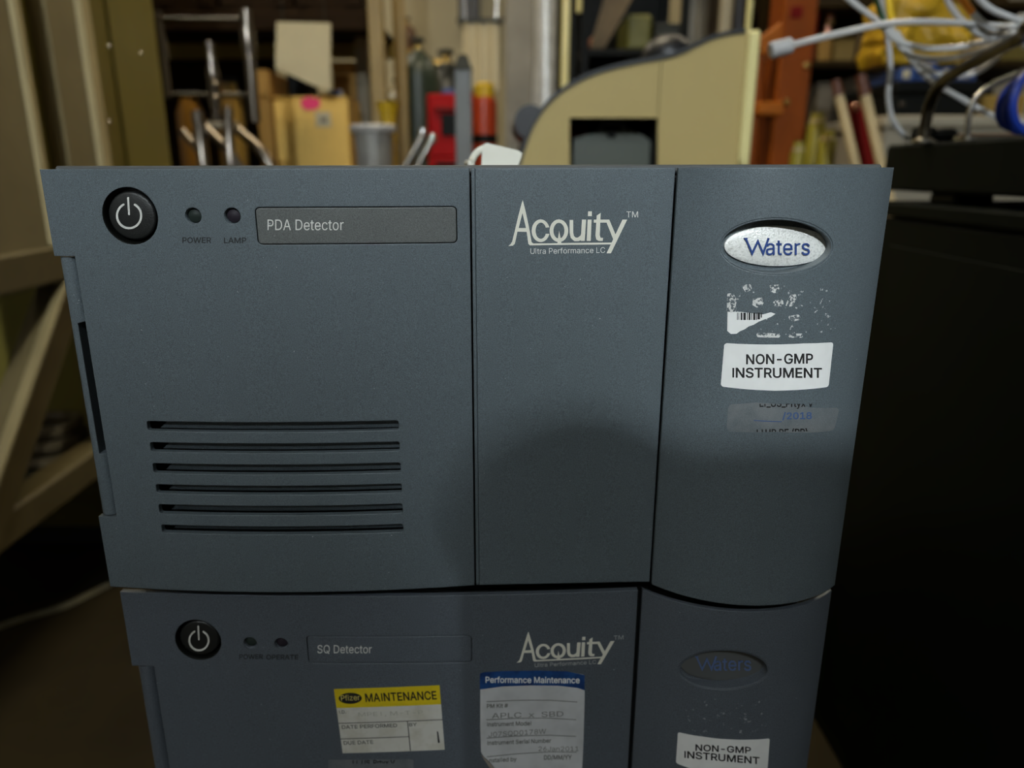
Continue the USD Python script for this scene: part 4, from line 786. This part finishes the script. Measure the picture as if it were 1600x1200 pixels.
def ribbon(P, y0, y1, t):
    Q = np.array([np.array(q) for q in P]); T = np.gradient(Q, axis=0); T /= np.linalg.norm(T, axis=1, keepdims=True); Nn = np.c_[-T[:, 1], T[:, 0]]
    return prism(Polygon(np.vstack([Q, (Q + Nn * t)[::-1]])).buffer(0), y0, y1)
obj('edge_trim', ribbon(P2, BY - 0.006, BY + 0.368, 0.007), RUBBER, bm, 'dark rubber trim along the curved edge')
obj('end_panel', bx(xr_ + 0.0005, xr_ + 0.021, BY - 0.010, BY + 0.362, zf, P2[-1][1] + 0.004, 0.004), mat('machine_yellow_edge', (0.85, 0.75, 0.34), 0.35), bm, 'pale yellow end panel')  # strong yellow lighting of this end is put into its colour
obj('liner', [bx(win[0][0] - 0.01, win[0][0] - 0.002, BY + 0.0125, BY + 0.3, 0.6, win[0][1] + 0.02), bx(win[1][0] + 0.002, win[1][0] + 0.01, BY + 0.0125, BY + 0.3, 0.6, win[0][1] + 0.02), bx(win[0][0] - 0.01, win[1][0] + 0.01, BY + 0.0125, BY + 0.3, win[0][1] + 0.004, win[0][1] + 0.012), bx(win[0][0] - 0.01, win[1][0] + 0.01, BY + 0.3, BY + 0.306, 0.6, win[0][1] + 0.02)], BLACK, bm)
obj('shelf', bx(win[0][0] - 0.01, win[1][0] + 0.01, BY + 0.0125, BY + 0.3, 0.60, 0.61), BLACK, bm)
for x in (P2[0][0] + 0.05, xr_ - 0.06):
    for y in (BY + 0.05, BY + 0.31): obj('foot', lathe([(0, 0), (0.02, 0), (0.02, zf + 0.002), (0, zf + 0.002)], (x, y, 0), 'z', 16), BLACK, bm)
def ball(px, py, Y, rpx, squash=1.0):
    c = at(px, py, Y); r = rpx * (Y + 0.42) / FPX; m = trimesh.creation.icosphere(3, r); m.apply_scale([1, 1, squash]); m.apply_translation(c); return m
rl = at(824, 192, BY + 0.06); obj('roller', cyl((rl[0] + 0.004, BY + 0.02, rl[2]), (rl[0] + 0.004, BY + 0.3, rl[2]), 0.030, 28), DOME, bm, 'dark glossy roller')
dm = ball(1043, 90, BY + 0.06, 34, 0.85); obj('dome', dm, DOME, bm, 'dark glossy dome')
# a grey case with a handle standing inside the window
gx0, gx1 = pxx(897, BY + 0.07, 230), pxx(1018, BY + 0.07, 230); gz = lambda py: pz(py, BY + 0.07)
gc = thing('grey_case', 'dark grey carrying case standing inside the window of the beige machine', 'case', ((gx0 + gx1) / 2, BY + 0.15, 0.611))
cp = [(897, 262), (897, 217), (925, 208), (945, 204), (985, 204), (1005, 212), (1018, 222), (1018, 262)]
pgc = Polygon([tuple(at(p[0], p[1], BY + 0.07)[[0, 2]]) for p in cp[1:-1]] + [(gx1, 0.611), (gx0, 0.611)])
obj('body', prism(pgc, BY + 0.07, BY + 0.25), mat('case_grey_green', (0.075, 0.085, 0.065), 0.45), gc)
hp = [at(p[0], p[1], BY + 0.12) for p in ((938, 207), (940, 196), (946, 193), (968, 193), (974, 196), (976, 207))]
obj('handle', tube(hp, 0.004, 8), GREYPAINT, gc); obj('clasp', bx(pxx(948, BY + 0.07, 210), pxx(962, BY + 0.07, 210), BY + 0.062, BY + 0.071, gz(215), gz(206), 0.002), BLACK, gc)
single('red_pouch', bx(gx0 + 0.001, gx0 + 0.05, BY + 0.256, BY + 0.29, 0.611, pz(188, BY + 0.256), 0.006), DARKRED, 'red pouch behind the grey case in the machine window', 'pouch')

# behind the beige machine
Yk = 2.75
dk = thing('steel_shelving', 'dark steel shelving behind the beige machine', 'shelving', (pxx(1000, Yk), Yk, 0))
x0, x1 = pxx(908, Yk, 60), pxx(1076, Yk, 60)
for x in (x0, x1 - 0.03):
    for y in (Yk, Yk + 0.37): obj('upright', bx(x, x + 0.03, y, y + 0.03, 0, 2.4, 0.002), BLACK, dk)
for z in (0.5, pz(76, Yk), 2.0): obj('shelf', bx(x0, x1, Yk + 0.001, Yk + 0.40, z - 0.025, z, 0.003), BLACK, dk)
obj('back_sheet', bx(x0, x1, Yk + 0.401, Yk + 0.41, 0.3, 2.4), BLACK, dk)
zs = pz(76, Yk)
single('olive_bin', bx(pxx(979, Yk + .06, 45), pxx(1019, Yk + .06, 45), Yk + 0.06, Yk + 0.3, zs + 0.0005, pz(22, Yk + .06), 0.012), mat('olive_bin_plastic', (0.10, 0.095, 0.008), 0.5), 'olive-yellow bin on the dark shelving', 'bin')
single('brown_board', prism(Polygon([tuple(at(p[0], p[1], Yk + .03)[[0, 2]]) for p in ((922, 75.7), (944, 75.7), (990, -6), (945, -6))]), Yk + 0.02, Yk + 0.045), mat('brown_panel', (0.13, 0.09, 0.045), 0.7, var=0.2, scale=20), 'brown board leaning on the dark shelving', 'board')
single('orange_ball', trimesh.Trimesh(*(lambda m: (m.vertices + [pxx(930, Yk + .1, 90), Yk + .1, zs + 0.0305], m.faces))(trimesh.creation.icosphere(2, 0.03))), mat('orange_ball', (0.30, 0.09, 0.03), 0.4), 'small orange ball on the dark shelving', 'ball')
gb = thing('grey_crate', 'dull grey crate beside the olive bin on the dark shelving', 'crate', (pxx(1045, Yk), Yk + .1, zs)); obj('body', bx(pxx(1024, Yk + .05, 50), pxx(1070, Yk + .05, 50), Yk + 0.05, Yk + 0.32, zs + 0.0005, pz(38, Yk + .05), 0.006), DARKGREY, gb); obj('rim', bx(pxx(1023, Yk + .05, 50), pxx(1071, Yk + .05, 50), Yk + 0.045, Yk + 0.325, pz(42, Yk + .05), pz(37, Yk + .05), 0.003), DARKGREY, gb)
for i, px in enumerate((1080, 1087, 1095, 1102)):
    xq = pxx(px, 3.1, 30); o = single('pipe', cyl((xq, 3.1, 0), (xq, 3.1, 2.6), 0.0095, 12), mat('dull_zinc', (0.24, 0.22, 0.18), 0.4, 0.5), ('leftmost', 'second from left', 'third from left', 'rightmost')[i] + ' of the four thin upright grey pipes right of the dark shelving', 'pipe', 'four upright grey pipes')
single('wall_board', bx(pxx(1107, 3.2, 30), pxx(1124, 3.2, 30), 3.2, 3.24, 0, 2.5, 0.004), mat('taupe_panel', (0.10, 0.075, 0.05), 0.7), 'narrow brown upright panel right of the four pipes', 'panel')
single('cream_post', bx(pxx(1127, 2.5, 30), pxx(1145, 2.5, 30), 2.5, 2.54, 0, 2.4, 0.005), mat('dull_cream', (0.36, 0.31, 0.21), 0.6), 'cream upright post behind the right end of the beige machine', 'post')
single('charcoal_post', bx(pxx(1149, 2.4, 30), pxx(1162, 2.4, 30), 2.4, 2.44, 0, 2.4, 0.004), mat('charcoal', (0.022, 0.022, 0.026), 0.5), 'charcoal upright post right of the cream post', 'post')
ypo = thing('pale_yellow_tube', 'slim pale yellow upright tube behind the corner of the beige machine', 'tube', (pxx(1170, 1.7), 1.7, 0)); xq = pxx(1170, 1.7, 30)
obj('tube', cyl((xq, 1.7, 0.008), (xq, 1.7, 2.2), 0.0075, 14), PALEYELLOW, ypo); obj('foot_plate', lathe([(0, 0), (0.05, 0), (0.05, 0.008), (0, 0.008)], (xq, 1.7, 0), 'z', 20), PALEYELLOW, ypo)

# ------------------------------------------------------------------ orange hoist and clutter on the right
OY = 2.0
oh = thing('orange_hoist', 'orange steel hoist frame with a broad post right of the beige machine', 'hoist', (pxx(1245, OY), OY, 0))
obj('post', bx(pxx(1214, OY, 130), pxx(1266, OY, 130), OY, OY + 0.12, 0, 2.2, 0.006), ORANGE, oh, 'broad orange post')
obj('post', bx(pxx(1178, OY, 170), pxx(1192, OY, 170), OY + 0.02, OY + 0.08, 0, pz(78, OY), 0.004), ORANGE, oh)
a, b = at(1183, 78, OY + 0.03), at(1236, 40, OY + 0.03); obj('brace', bar(a, b, 0.05, 0.045, 0.004, (0, 1, 0)), ORANGE2, oh)
obj('crossbar', bx(pxx(1183, OY, 170), pxx(1222, OY, 170), OY - 0.012, OY + 0.03, pz(181, OY), pz(160, OY), 0.004), ORANGE2, oh)
q = at(1228, 160, OY - 0.004); obj('bolt', lathe([(0, 0.014), (0.008, 0.012), (0.011, 0.004), (0.011, 0), (0, 0)], q, '-y', 16), BRASS, oh)
q = at(1274, 104, OY + 0.02); obj('bolt', lathe([(0, 0.014), (0.008, 0.012), (0.011, 0.004), (0.011, 0), (0, 0)], q + [-0.035, -0.02, 0], '-y', 16), BRASS, oh)
obj('red_plate', bx(pxx(1235, OY, 20), pxx(1253, OY, 20), OY - 0.006, OY, pz(30, OY), pz(11, OY), 0.002), DARKRED, oh, 'red plate on the post')
obj('foot', bx(pxx(1178, OY), pxx(1290, OY), OY - 0.03, OY + 0.3, 0.0, 0.05, 0.006), ORANGE, oh)
Ys = 2.9
sh = thing('store_shelving', 'dark store shelving against the wall at the right edge', 'shelving', (pxx(1450, Ys), Ys, 0))
x0, x1 = pxx(1180, Ys, 130), pxx(1560, Ys, 130) + 0.3; x1 = min(x1, X1 - 0.05)
for x in np.linspace(x0, x1 - 0.03, 3):
    for y in (Ys, Ys + 0.5): obj('upright', bx(x, x + 0.03, y, y + 0.03, 0, 2.3, 0.002), mat('shelf_umber', (0.03, 0.018, 0.005), 0.7, spec=0.1), sh)
for z in (0.45, pz(200, Ys), pz(95, Ys), pz(2, Ys)): obj('shelf', bx(x0, x1, Ys + 0.001, Ys + 0.53, z - 0.025, z, 0.003), _mats['shelf_umber'], sh)
obj('back_sheet', bx(x0, x1, Ys + 0.531, Ys + 0.54, 0.3, 2.3), mat('back_sheet_brown', (0.028, 0.018, 0.007), 0.8, spec=0.1), sh)
z95, z200 = pz(95, Ys), pz(200, Ys)
R2 = random.Random(4)
stuffs = [(1186, 1210, 45, 95, WALLCREAM, 'box', 'cream box on the upper shelf left of the orange post'), (1262, 1280, 20, 95, DARKRED, 'box', 'dark red box on the upper shelf right of the orange post'), (1282, 1302, 55, 95, CARTON2, 'box', 'brown box on the upper shelf under the copper fittings'),
          (1306, 1338, 62, 95, mat('dull_ochre', (0.22, 0.14, 0.03), 0.6), 'box', 'ochre box on the upper shelf behind the tubing tip'), (1342, 1376, 48, 95, mat('brown_case', (0.10, 0.06, 0.025), 0.5), 'case', 'brown case on the upper shelf left of the yellow sheet'),
          (1530, 1566, 55, 95, CARTON, 'box', 'tan box on the upper shelf at the far right'), (1575, 1630, 30, 95, mat('olive_box', (0.16, 0.12, 0.02), 0.6), 'box', 'olive box on the upper shelf at the right edge'),
          (1280, 1305, 130, 200, mat('dull_steel_box', (0.16, 0.13, 0.09), 0.5), 'box', 'dull brown box on the lower shelf right of the orange post'), (1340, 1372, 120, 200, mat('taupe_box', (0.22, 0.17, 0.11), 0.6), 'box', 'taupe box on the lower shelf behind the wooden handles')]
for p0, p1, q0, q1, m, c, lb in stuffs:
    zz = z95 if q1 == 95 else z200
    t = thing(c, lb, c, (pxx((p0 + p1) / 2, Ys), Ys + 0.15, zz)); bxm = bx(pxx(p0, Ys + .05, q0), pxx(p1, Ys + .05, q0), Ys + 0.05, Ys + 0.35, zz + 0.0005, pz(q0 + 4, Ys + .05), 0.004)
    obj('body', bxm, m, t); obj('lid', bx(pxx(p0, Ys + .05, q0) - 0.003, pxx(p1, Ys + .05, q0) + 0.003, Ys + 0.046, Ys + 0.354, pz(q0 + 4, Ys + .05), pz(q0, Ys + .05), 0.003), m, t)
ck = thing('copper_fitting', 'pinkish copper pipe fitting standing on the brown box', 'pipe fitting', (pxx(1293, Ys), Ys + 0.15, pz(55, Ys + .05))); xq, zq = pxx(1293, Ys + .15, 40), pz(55, Ys + .05)
obj('body', lathe([(0, 0), (0.022, 0), (0.022, 0.03), (0.014, 0.035), (0.014, 0.05), (0.024, 0.055), (0.024, 0.10), (0.016, 0.11), (0, 0.11)], (xq, Ys + .15, zq + 0.0005), 'z', 20), COPPER, ck); obj('nut', lathe([(0, 0.05), (0.028, 0.05), (0.028, 0.065), (0, 0.065)], (xq, Ys + .15, zq), 'z', 6), BRASS, ck)
# leaning tools and a dark red sack truck
def lean(px0, py0, px1, py1, Y, r, m, lb, cat, name, extra=None):
    p, q = at(px0, py0, Y), at(px1, py1, Y - 0.04); k = min((p[2] - 0.004) / (p[2] - q[2]), 7); e = p + (q - p) * k; e[2] = 0.012
    t = thing(name, lb, cat, (e[0], e[1], 0)); obj('shaft', tube([p, q, e], r, 14, False), m, t)
    return t, p, q, e
t, p, q, e = lean(1311, 150, 1337, 258, 1.6, 0.011, WOOD, 'tool with a pale wooden shaft leaning right of the olive bags', 'tool', 'wooden_handled_tool'); obj('ferrule', tube([p + (p - q) * 0.22, p], [0.011, 0.013], 14, False), mat('ferrule_brown', (0.09, 0.025, 0.008), 0.5), t, 'dark brown ferrule')
t, p, q, e = lean(1352, 150, 1377, 258, 1.56, 0.012, WOOD, 'tool with a pale wooden shaft leaning just left of the black case', 'tool', 'wooden_handled_tool'); obj('ferrule', tube([p + (p - q) * 0.3, p], [0.012, 0.014], 14, False), _mats['ferrule_brown'], t, 'dark brown ferrule')
dr = thing('dark_red_panel', 'dark red panel between the two wooden handled tools', 'panel', (pxx(1345, 1.66), 1.66, 0)); obj('panel', prism(Polygon([tuple(at(p[0], p[1], 1.66)[[0, 2]]) for p in ((1329, 160), (1352, 160), (1371, 262), (1344, 262))] + []), 1.66, 1.69), DARKRED, dr); a_, b_2 = at(1346, 262, 1.66), at(1369, 262, 1.66)
obj('leg', bx(a_[0], a_[0] + 0.03, 1.662, 1.688, 0, a_[2] + 0.002), DARKRED, dr); obj('leg', bx(b_2[0] - 0.03, b_2[0], 1.662, 1.688, 0, b_2[2] + 0.002), DARKRED, dr)
q = at(1338, 161, 1.655); obj('bolt', lathe([(0, 0.01), (0.008, 0.009), (0.011, 0.002), (0.011, 0), (0, 0)], q + [0, 0.002, -0.01], '-y', 16), COPPER, dr)
for k, (px, py0, w, lb) in enumerate(((1272, 178, 26, 'olive-yellow bag standing beside the orange post, tallest of three'), (1292, 205, 24, 'olive-yellow bag between its two neighbours'), (1248, 222, 22, 'small olive-yellow bag in front of the orange post'))):
    Y = 1.8 - 0.05 * k; x = pxx(px, Y, 230); r = w / 2 * (Y + .4) / FPX; z = pz(py0, Y); m = lathe([(0, 0)] + [(r * (0.95 + 0.08 * math.sin(3.0 * u)), 0.001 + u * (z - 0.03)) for u in np.linspace(0, 1, 14)] + [(r * .7, z - 0.02), (r * .62, z), (0, z)], (x, Y, 0), 'z', 20)
    v = m.vertices.copy(); n_ = meshkit.noise(v * [30, 30, 12], k) - 0.5; v[:, 0] += n_ * r * 0.4; v[:, 1] += n_ * r * .3; m.vertices = v
    t = thing('bag', lb, 'bag', (x, Y, 0), 'olive bags by the orange post'); obj('sack', m, OLIVEBAG, t); obj('tie', lathe([(r * .6, z - 0.026), (r * .8, z - 0.026), (r * .8, z - 0.016), (r * .6, z - 0.016)], (x, Y, 0), 'z', 16), WOOD, t)

TY = 1.75
bn = thing('beige_bench', 'beige bench unit behind the black instrument at the right', 'bench', (pxx(1470, TY), TY, 0)); x0, x1, zt_ = pxx(1384, TY, 190), pxx(1640, TY, 190), pz(182, TY)
obj('body', bx(x0, x1, TY, TY + 0.45, 0.05, zt_ - 0.03, 0.004), mat('bench_beige', (0.30, 0.26, 0.19), 0.5), bn); obj('worktop', bx(x0 - 0.01, x1 + 0.01, TY - 0.015, TY + 0.46, zt_ - 0.03, zt_, 0.005), mat('bench_top', (0.38, 0.33, 0.24), 0.4), bn); obj('plinth', bx(x0 + 0.03, x1 - 0.03, TY + 0.04, TY + 0.42, 0, 0.05), BLACK, bn)
bkc = thing('black_case', 'black equipment case on the beige bench, under the blue trays', 'case', (pxx(1465, TY), TY + .1, zt_)); cx0, cx1, cz = pxx(1398, TY + .03, 150), pxx(1531, TY + .03, 150), pz(128, TY + .03)
obj('body', bx(cx0, cx1, TY + 0.03, TY + 0.36, zt_ + 0.0005, cz - 0.03, 0.008), BLACK, bkc); obj('lid', bx(cx0 - 0.003, cx1 + 0.003, TY + 0.026, TY + 0.364, cz - 0.03, cz, 0.006), BLACK, bkc); q = at(1376, 164, TY); 
q = at(1409, 163, TY + .03); obj('latch', lathe([(0, 0.008), (0.007, 0.006), (0.009, 0.001), (0.009, 0), (0, 0)], q, '-y', 16), CHROME, bkc)
single('ochre_box', bx(pxx(1535, TY + .05, 180), pxx(1600, TY + .05, 180), TY + 0.05, TY + 0.3, zt_ + 0.0005, pz(150, TY + .05), 0.004), mat('ochre_card', (0.30, 0.18, 0.03), 0.6), 'ochre box on the beige bench right of the black case', 'box')
nb = 4; xs = np.linspace(cx0 + 0.012, cx1 - 0.002, nb + 1)
for k in range(nb):
    t = thing('tray', ('leftmost of the four small blue trays on the black case', 'second blue tray from the left on the black case', 'third blue tray from the left on the black case', 'rightmost of the four small blue trays on the black case')[k], 'tray', ((xs[k] + xs[k + 1]) / 2, TY + .1, cz), 'blue trays on the black case')
    h = 0.036 + 0.012 * (k % 2); obj('body', bx(xs[k] + 0.003, xs[k + 1] - 0.003, TY + 0.05, TY + 0.25, cz + 0.0005, cz + h, 0.004), BLUEPL, t); obj('label_card', bx(xs[k] + 0.012, xs[k] + 0.03, TY + 0.047, TY + 0.0505, cz + 0.008, cz + h - 0.006, 0.001), CREAMBOARD, t)
zt2 = cz + 0.049
ysh = trimesh.creation.box([1, 1, 1]); 
for _ in range(4): ysh = ysh.subdivide()
v = ysh.vertices.copy() + 0.5; px = 1388 + v[:, 0] * 122; taper = 1 - 0.35 * v[:, 2] * (1 - v[:, 0]); zlo = zt2 + 0.0; zhi = pz(-30, TY + .08)
P = np.c_[pxx(1388, TY + .08, 40) + v[:, 0] * (pxx(1512, TY + .08, 40) - pxx(1388, TY + .08, 40)), TY + 0.07 + 0.16 * v[:, 1], zlo + v[:, 2] * (zhi - zlo)]
n_ = meshkit.fbm(P * 16, 3, 5) - 0.5; P[:, 1] += n_ * 0.09; P[:, 0] += (meshkit.fbm(P * 14, 3, 9) - 0.5) * 0.05; P[:, 2] = np.maximum(P[:, 2] + (n_ * 0.12) * v[:, 2], zlo + 0.0) - 0.07 * v[:, 2] * (np.abs(v[:, 0] - 0.5) * 2) ** 2
ysh.vertices = P; single('yellow_sheet', ysh, YELLOWBAG, 'crumpled yellow sheet heaped on the blue trays behind the tubing', 'sheet', smooth=True)

# ------------------------------------------------------------------ near right: black instrument with tubing on top
KX = 0.535
bi = thing('black_cabinet', 'large black instrument cabinet at the right of the stack', 'cabinet', (0.85, 0.35, 0))
obj('body', bx(KX, 1.15, 0.02, 0.745, 0.0, 0.835, 0.004), BLACKCASE, bi); obj('top_slab', bx(KX - 0.004, 1.154, 0.012, 0.749, 0.837, 0.857, 0.004), BLACKCASE, bi)
obj('side_panel', bx(KX - 0.003, KX, 0.06, 0.705, 0.06, 0.80, 0.001), BLACKCASE, bi)
ui = thing('black_instrument', 'flat black instrument box on feet on top of the black cabinet', 'instrument', (0.85, 0.4, 0.857)); ZU = 0.931
obj('body', bx(KX, 1.12, 0.03, 0.757, 0.871, ZU, 0.004), BLACKCASE, ui)
q = at(1480, 305, 0.6); 
for y in (0.12, 0.60): obj('foot', bx(KX + 0.012, KX + 0.06, y, y + 0.055, 0.8572, 0.8712, 0.003), BLACK, ui); obj('foot', bx(1.03, 1.08, y, y + 0.055, 0.8572, 0.8712, 0.003), BLACK, ui)
HY = 0.66
hp = np.array([at(p[0], p[1], p[2]) for p in ((1441, 226, .66), (1446, 195, .66), (1454, 160, .655), (1471, 130, .635), (1500, 109, .60), (1550, 83, .55), (1600, 56, .50), (1660, 26, .46))]); hp = np.vstack([hp, [[0.80, 0.43, 1.07], [0.865, 0.42, 1.04], [0.88, 0.42, 0.99], [0.88, 0.42, ZU]]]); hp[0, 2] = ZU
gh = thing('bent_tube_guard', 'bent dark metal tube rising from the black instrument', 'tube guard', (hp[0][0], HY, ZU)); obj('tube', tube(hp, 0.0068, 14), DARKSTEEL, gh)
obj('base_collar', lathe([(0, 0), (0.012, 0), (0.012, 0.003), (0.0075, 0.006), (0, 0.006)], (hp[0][0], HY, ZU), 'z', 20), STEEL, gh)
H2 = 0.60; hp = np.array([at(p[0], p[1], H2) for p in ((1511, 222), (1512, 198), (1516, 170), (1526, 151), (1548, 135), (1600, 111), (1650, 90))]); hp = np.vstack([hp, [[0.80, H2, 1.00], [0.82, H2, 0.97], [0.82, H2, ZU]]]); hp[0, 2] = ZU
ss = thing('steel_hoop', 'thin bright steel hoop inside the bent dark tube', 'hoop', (hp[0][0], H2, ZU)); obj('wire', tube(hp, 0.0032, 12), STEEL, ss); obj('base_collar', lathe([(0, 0), (0.009, 0), (0.009, 0.004), (0, 0.004)], (hp[0][0], H2, ZU), 'z', 16), STEEL, ss)
kb = thing('control_rod', 'black knob on a thin rod beside the foot of the bent dark tube', 'rod', (at(1445, 210, 0.7)[0], 0.7, ZU)); zc = at(1460, 208, 0.70)[2]; zc = ZU + 0.0105
X_ = lambda px: float(at(px, 210, 0.70)[0])
obj('hub', lathe([(0, -0.012), (0.010, -0.012), (0.0105, -0.01), (0.0105, 0.01), (0.010, 0.012), (0, 0.012)], ((X_(1430) + X_(1457)) / 2, 0.70, zc), 'x', 20), BLACK, kb)
obj('grip', lathe([(0, -0.014), (0.006, -0.014), (0.0085, -0.008), (0.0085, 0.008), (0.006, 0.014), (0, 0.014)], ((X_(1460) + X_(1492)) / 2, 0.70, zc), 'x', 20), BLACK, kb); obj('rod', cyl((X_(1440), 0.70, zc), (0.86, 0.70, zc), 0.0016, 8), COPPER, kb)
single('steel_rail', bx(X_(1452), 0.9, 0.63, 0.645, ZU + 0.0002, ZU + 0.007, 0.001), STEEL, 'flat steel rail lying on the black instrument', 'rail')
bcx, bcz = float(at(1612, 158, 0.56)[0]), float(at(1612, 158, 0.56)[2]); cb2 = thing('blue_cable_coil', 'coil of bright blue cable standing on the black instrument', 'cable', (bcx, 0.56, ZU)); rb = bcz - ZU - 0.005
for k in range(3): 
    a = np.linspace(0, 2 * math.pi, 41); obj('loop', tube(np.c_[bcx + (rb - 0.0035 * k) * np.cos(a) * 0.93, 0.56 + 0.008 * (k - 1) + 0.010 * np.cos(a + k), bcz + (rb - 0.001 - 0.003 * k) * np.sin(a)], 0.0045, 10, False), BLUECAB, cb2)
Yt = 0.62
END = (0.95, 0.45, ZU + 0.004)
def tubing(pts, lb, m=TUBING, r=0.0034, Y=Yt, end=True, name='plastic_tube', dY=0.0):
    P = np.array([at(p[0], p[1], Y + dY * i / max(1, len(pts) - 1)) for i, p in enumerate(pts)])
    if end: P = np.vstack([P, [[P[-1][0] + 0.06, Y + 0.02, max(ZU + 0.05, P[-1][2] - 0.05)], [P[-1][0] + 0.10, Y + 0.03, ZU + 0.0035]]])
    t = thing(name, lb, 'tube', tuple(P[-1])); obj('hose', tube(P, r, 10, True, 8), m, t); return t, P
t, P = tubing([(1236, 71), (1300, 55), (1380, 38), (1440, 34), (1500, 36), (1560, 41), (1640, 46)], 'milky plastic tube ending in a thick grey tip over the orange post', Y=0.50, dY=0.13)
p, q = at(1203, 80, 0.50), at(1239, 70, 0.50); obj('tip', tube([p, p + (q - p) * .06, p + (q - p) * .9, q], [0.0065, 0.0085, 0.0080, 0.0055], 18, False), GREYPL, t, 'thick grey tip')
tubing([(1296, -30), (1330, 2), (1372, 34), (1396, 60), (1430, 73), (1475, 76), (1520, 70), (1560, 60), (1600, 42), (1650, 15)], 'milky tube sweeping down from above, then in the upper shallow loop')
tubing([(1375, -40), (1384, 10), (1397, 55), (1412, 78), (1432, 89), (1468, 92), (1508, 86), (1560, 70), (1650, 38)], 'milky tube in the lower shallow loop', Y=0.64)
tubing([(1362, -40), (1376, 5), (1386, 50), (1391, 105), (1388, 150), (1393, 182), (1405, 203), (1419, 218)], 'milky tube hanging straight down to the left edge of the black instrument', Y=0.66, end=False, dY=0.06)
tubing([(1378, 25), (1405, 65), (1432, 103), (1458, 128), (1500, 153), (1540, 175), (1575, 188), (1650, 194)], 'milky tube slanting down behind the bent dark tube', Y=0.69)
tubing([(1400, 50), (1425, 88), (1452, 110), (1484, 119), (1520, 115), (1550, 97), (1575, 70), (1610, 35)], 'milky tube in the deepest loop, crossing the bent dark tube', Y=0.665)
tubing([(1470, -40), (1483, 5), (1510, 38), (1545, 58), (1600, 50), (1650, 30)], 'milky tube dropping from above into the bundle at the right edge', Y=0.60)
t, P = tubing([(1518, 20), (1538, 38), (1556, 46), (1610, 32), (1650, 15)], 'milky tube with an orange sleeve at the upper right', Y=0.59); S_ = np.array([at(p[0], p[1], 0.59) for p in ((1490, -30), (1503, -2), (1519, 21))]); obj('sleeve', tube(S_, 0.0038, 10), ORANGETUBE, t, 'orange sleeve')
tubing([(1500, -40), (1540, 8), (1580, 28), (1650, 55)], 'milky tube crossing the upper right corner', Y=0.57)
tubing([(1386, -45), (1388, 0), (1392, 31)], 'short bright yellow tube hanging over the yellow sheet', YELLOWTUBE, 0.0036, 0.60, False, 'yellow_tube')
tubing([(1362, -40), (1372, 10), (1390, 58)], 'short green tube behind the milky tubes', GREENTUBE, 0.0028, 0.66, False, 'green_tube')
cl = thing('tube_clamp', 'pale clamp gathering the milky tubes at the right edge', 'clamp', tuple(at(1606, 44, 0.61))); c = at(1606, 44, 0.61); obj('clip', lathe([(0.010, -0.012), (0.016, -0.012), (0.016, 0.012), (0.010, 0.012), (0.010, -0.012)], c, 'x', 20), GREYPL, cl); obj('screw', cyl((c[0], c[1], c[2] - 0.022), (c[0], c[1], c[2] - 0.0155), 0.003, 10), STEEL, cl)

# white plug with a looped lead on the upper module
pl_ = thing('white_plug', 'white plug with a looped lead lying on top of the upper module', 'plug', (pxx(780, 0.2), 0.2, TOP + 0.0013)); PY = 0.16
g = Polygon([tuple(at(p[0], p[1], PY)[[0, 2]]) for p in ((752, 262.5), (754, 229), (761, 226), (810, 238), (816, 242), (814, 250), (809, 262.5))]); zmin = g.bounds[1]
m = prism(g.buffer(-0.0012).buffer(0.0012), PY, PY + 0.022); m.apply_translation([0, 0, TOP + 0.0014 - m.bounds[0, 2]]); obj('body', m, WHITEPL, pl_)
obj('lead', tube([at(p[0], p[1], PY + 0.01) for p in ((770, 233), (755, 233), (744, 240), (738, 250))] + [np.r_[at(736, 256, PY + .01)[:2], TOP + 0.0035], np.r_[at(730, 256, PY + .06)[:2], TOP + 0.0035], np.r_[at(735, 256, PY + .25)[:2], TOP + 0.0035]], 0.0022, 10), WHITEPL, pl_)
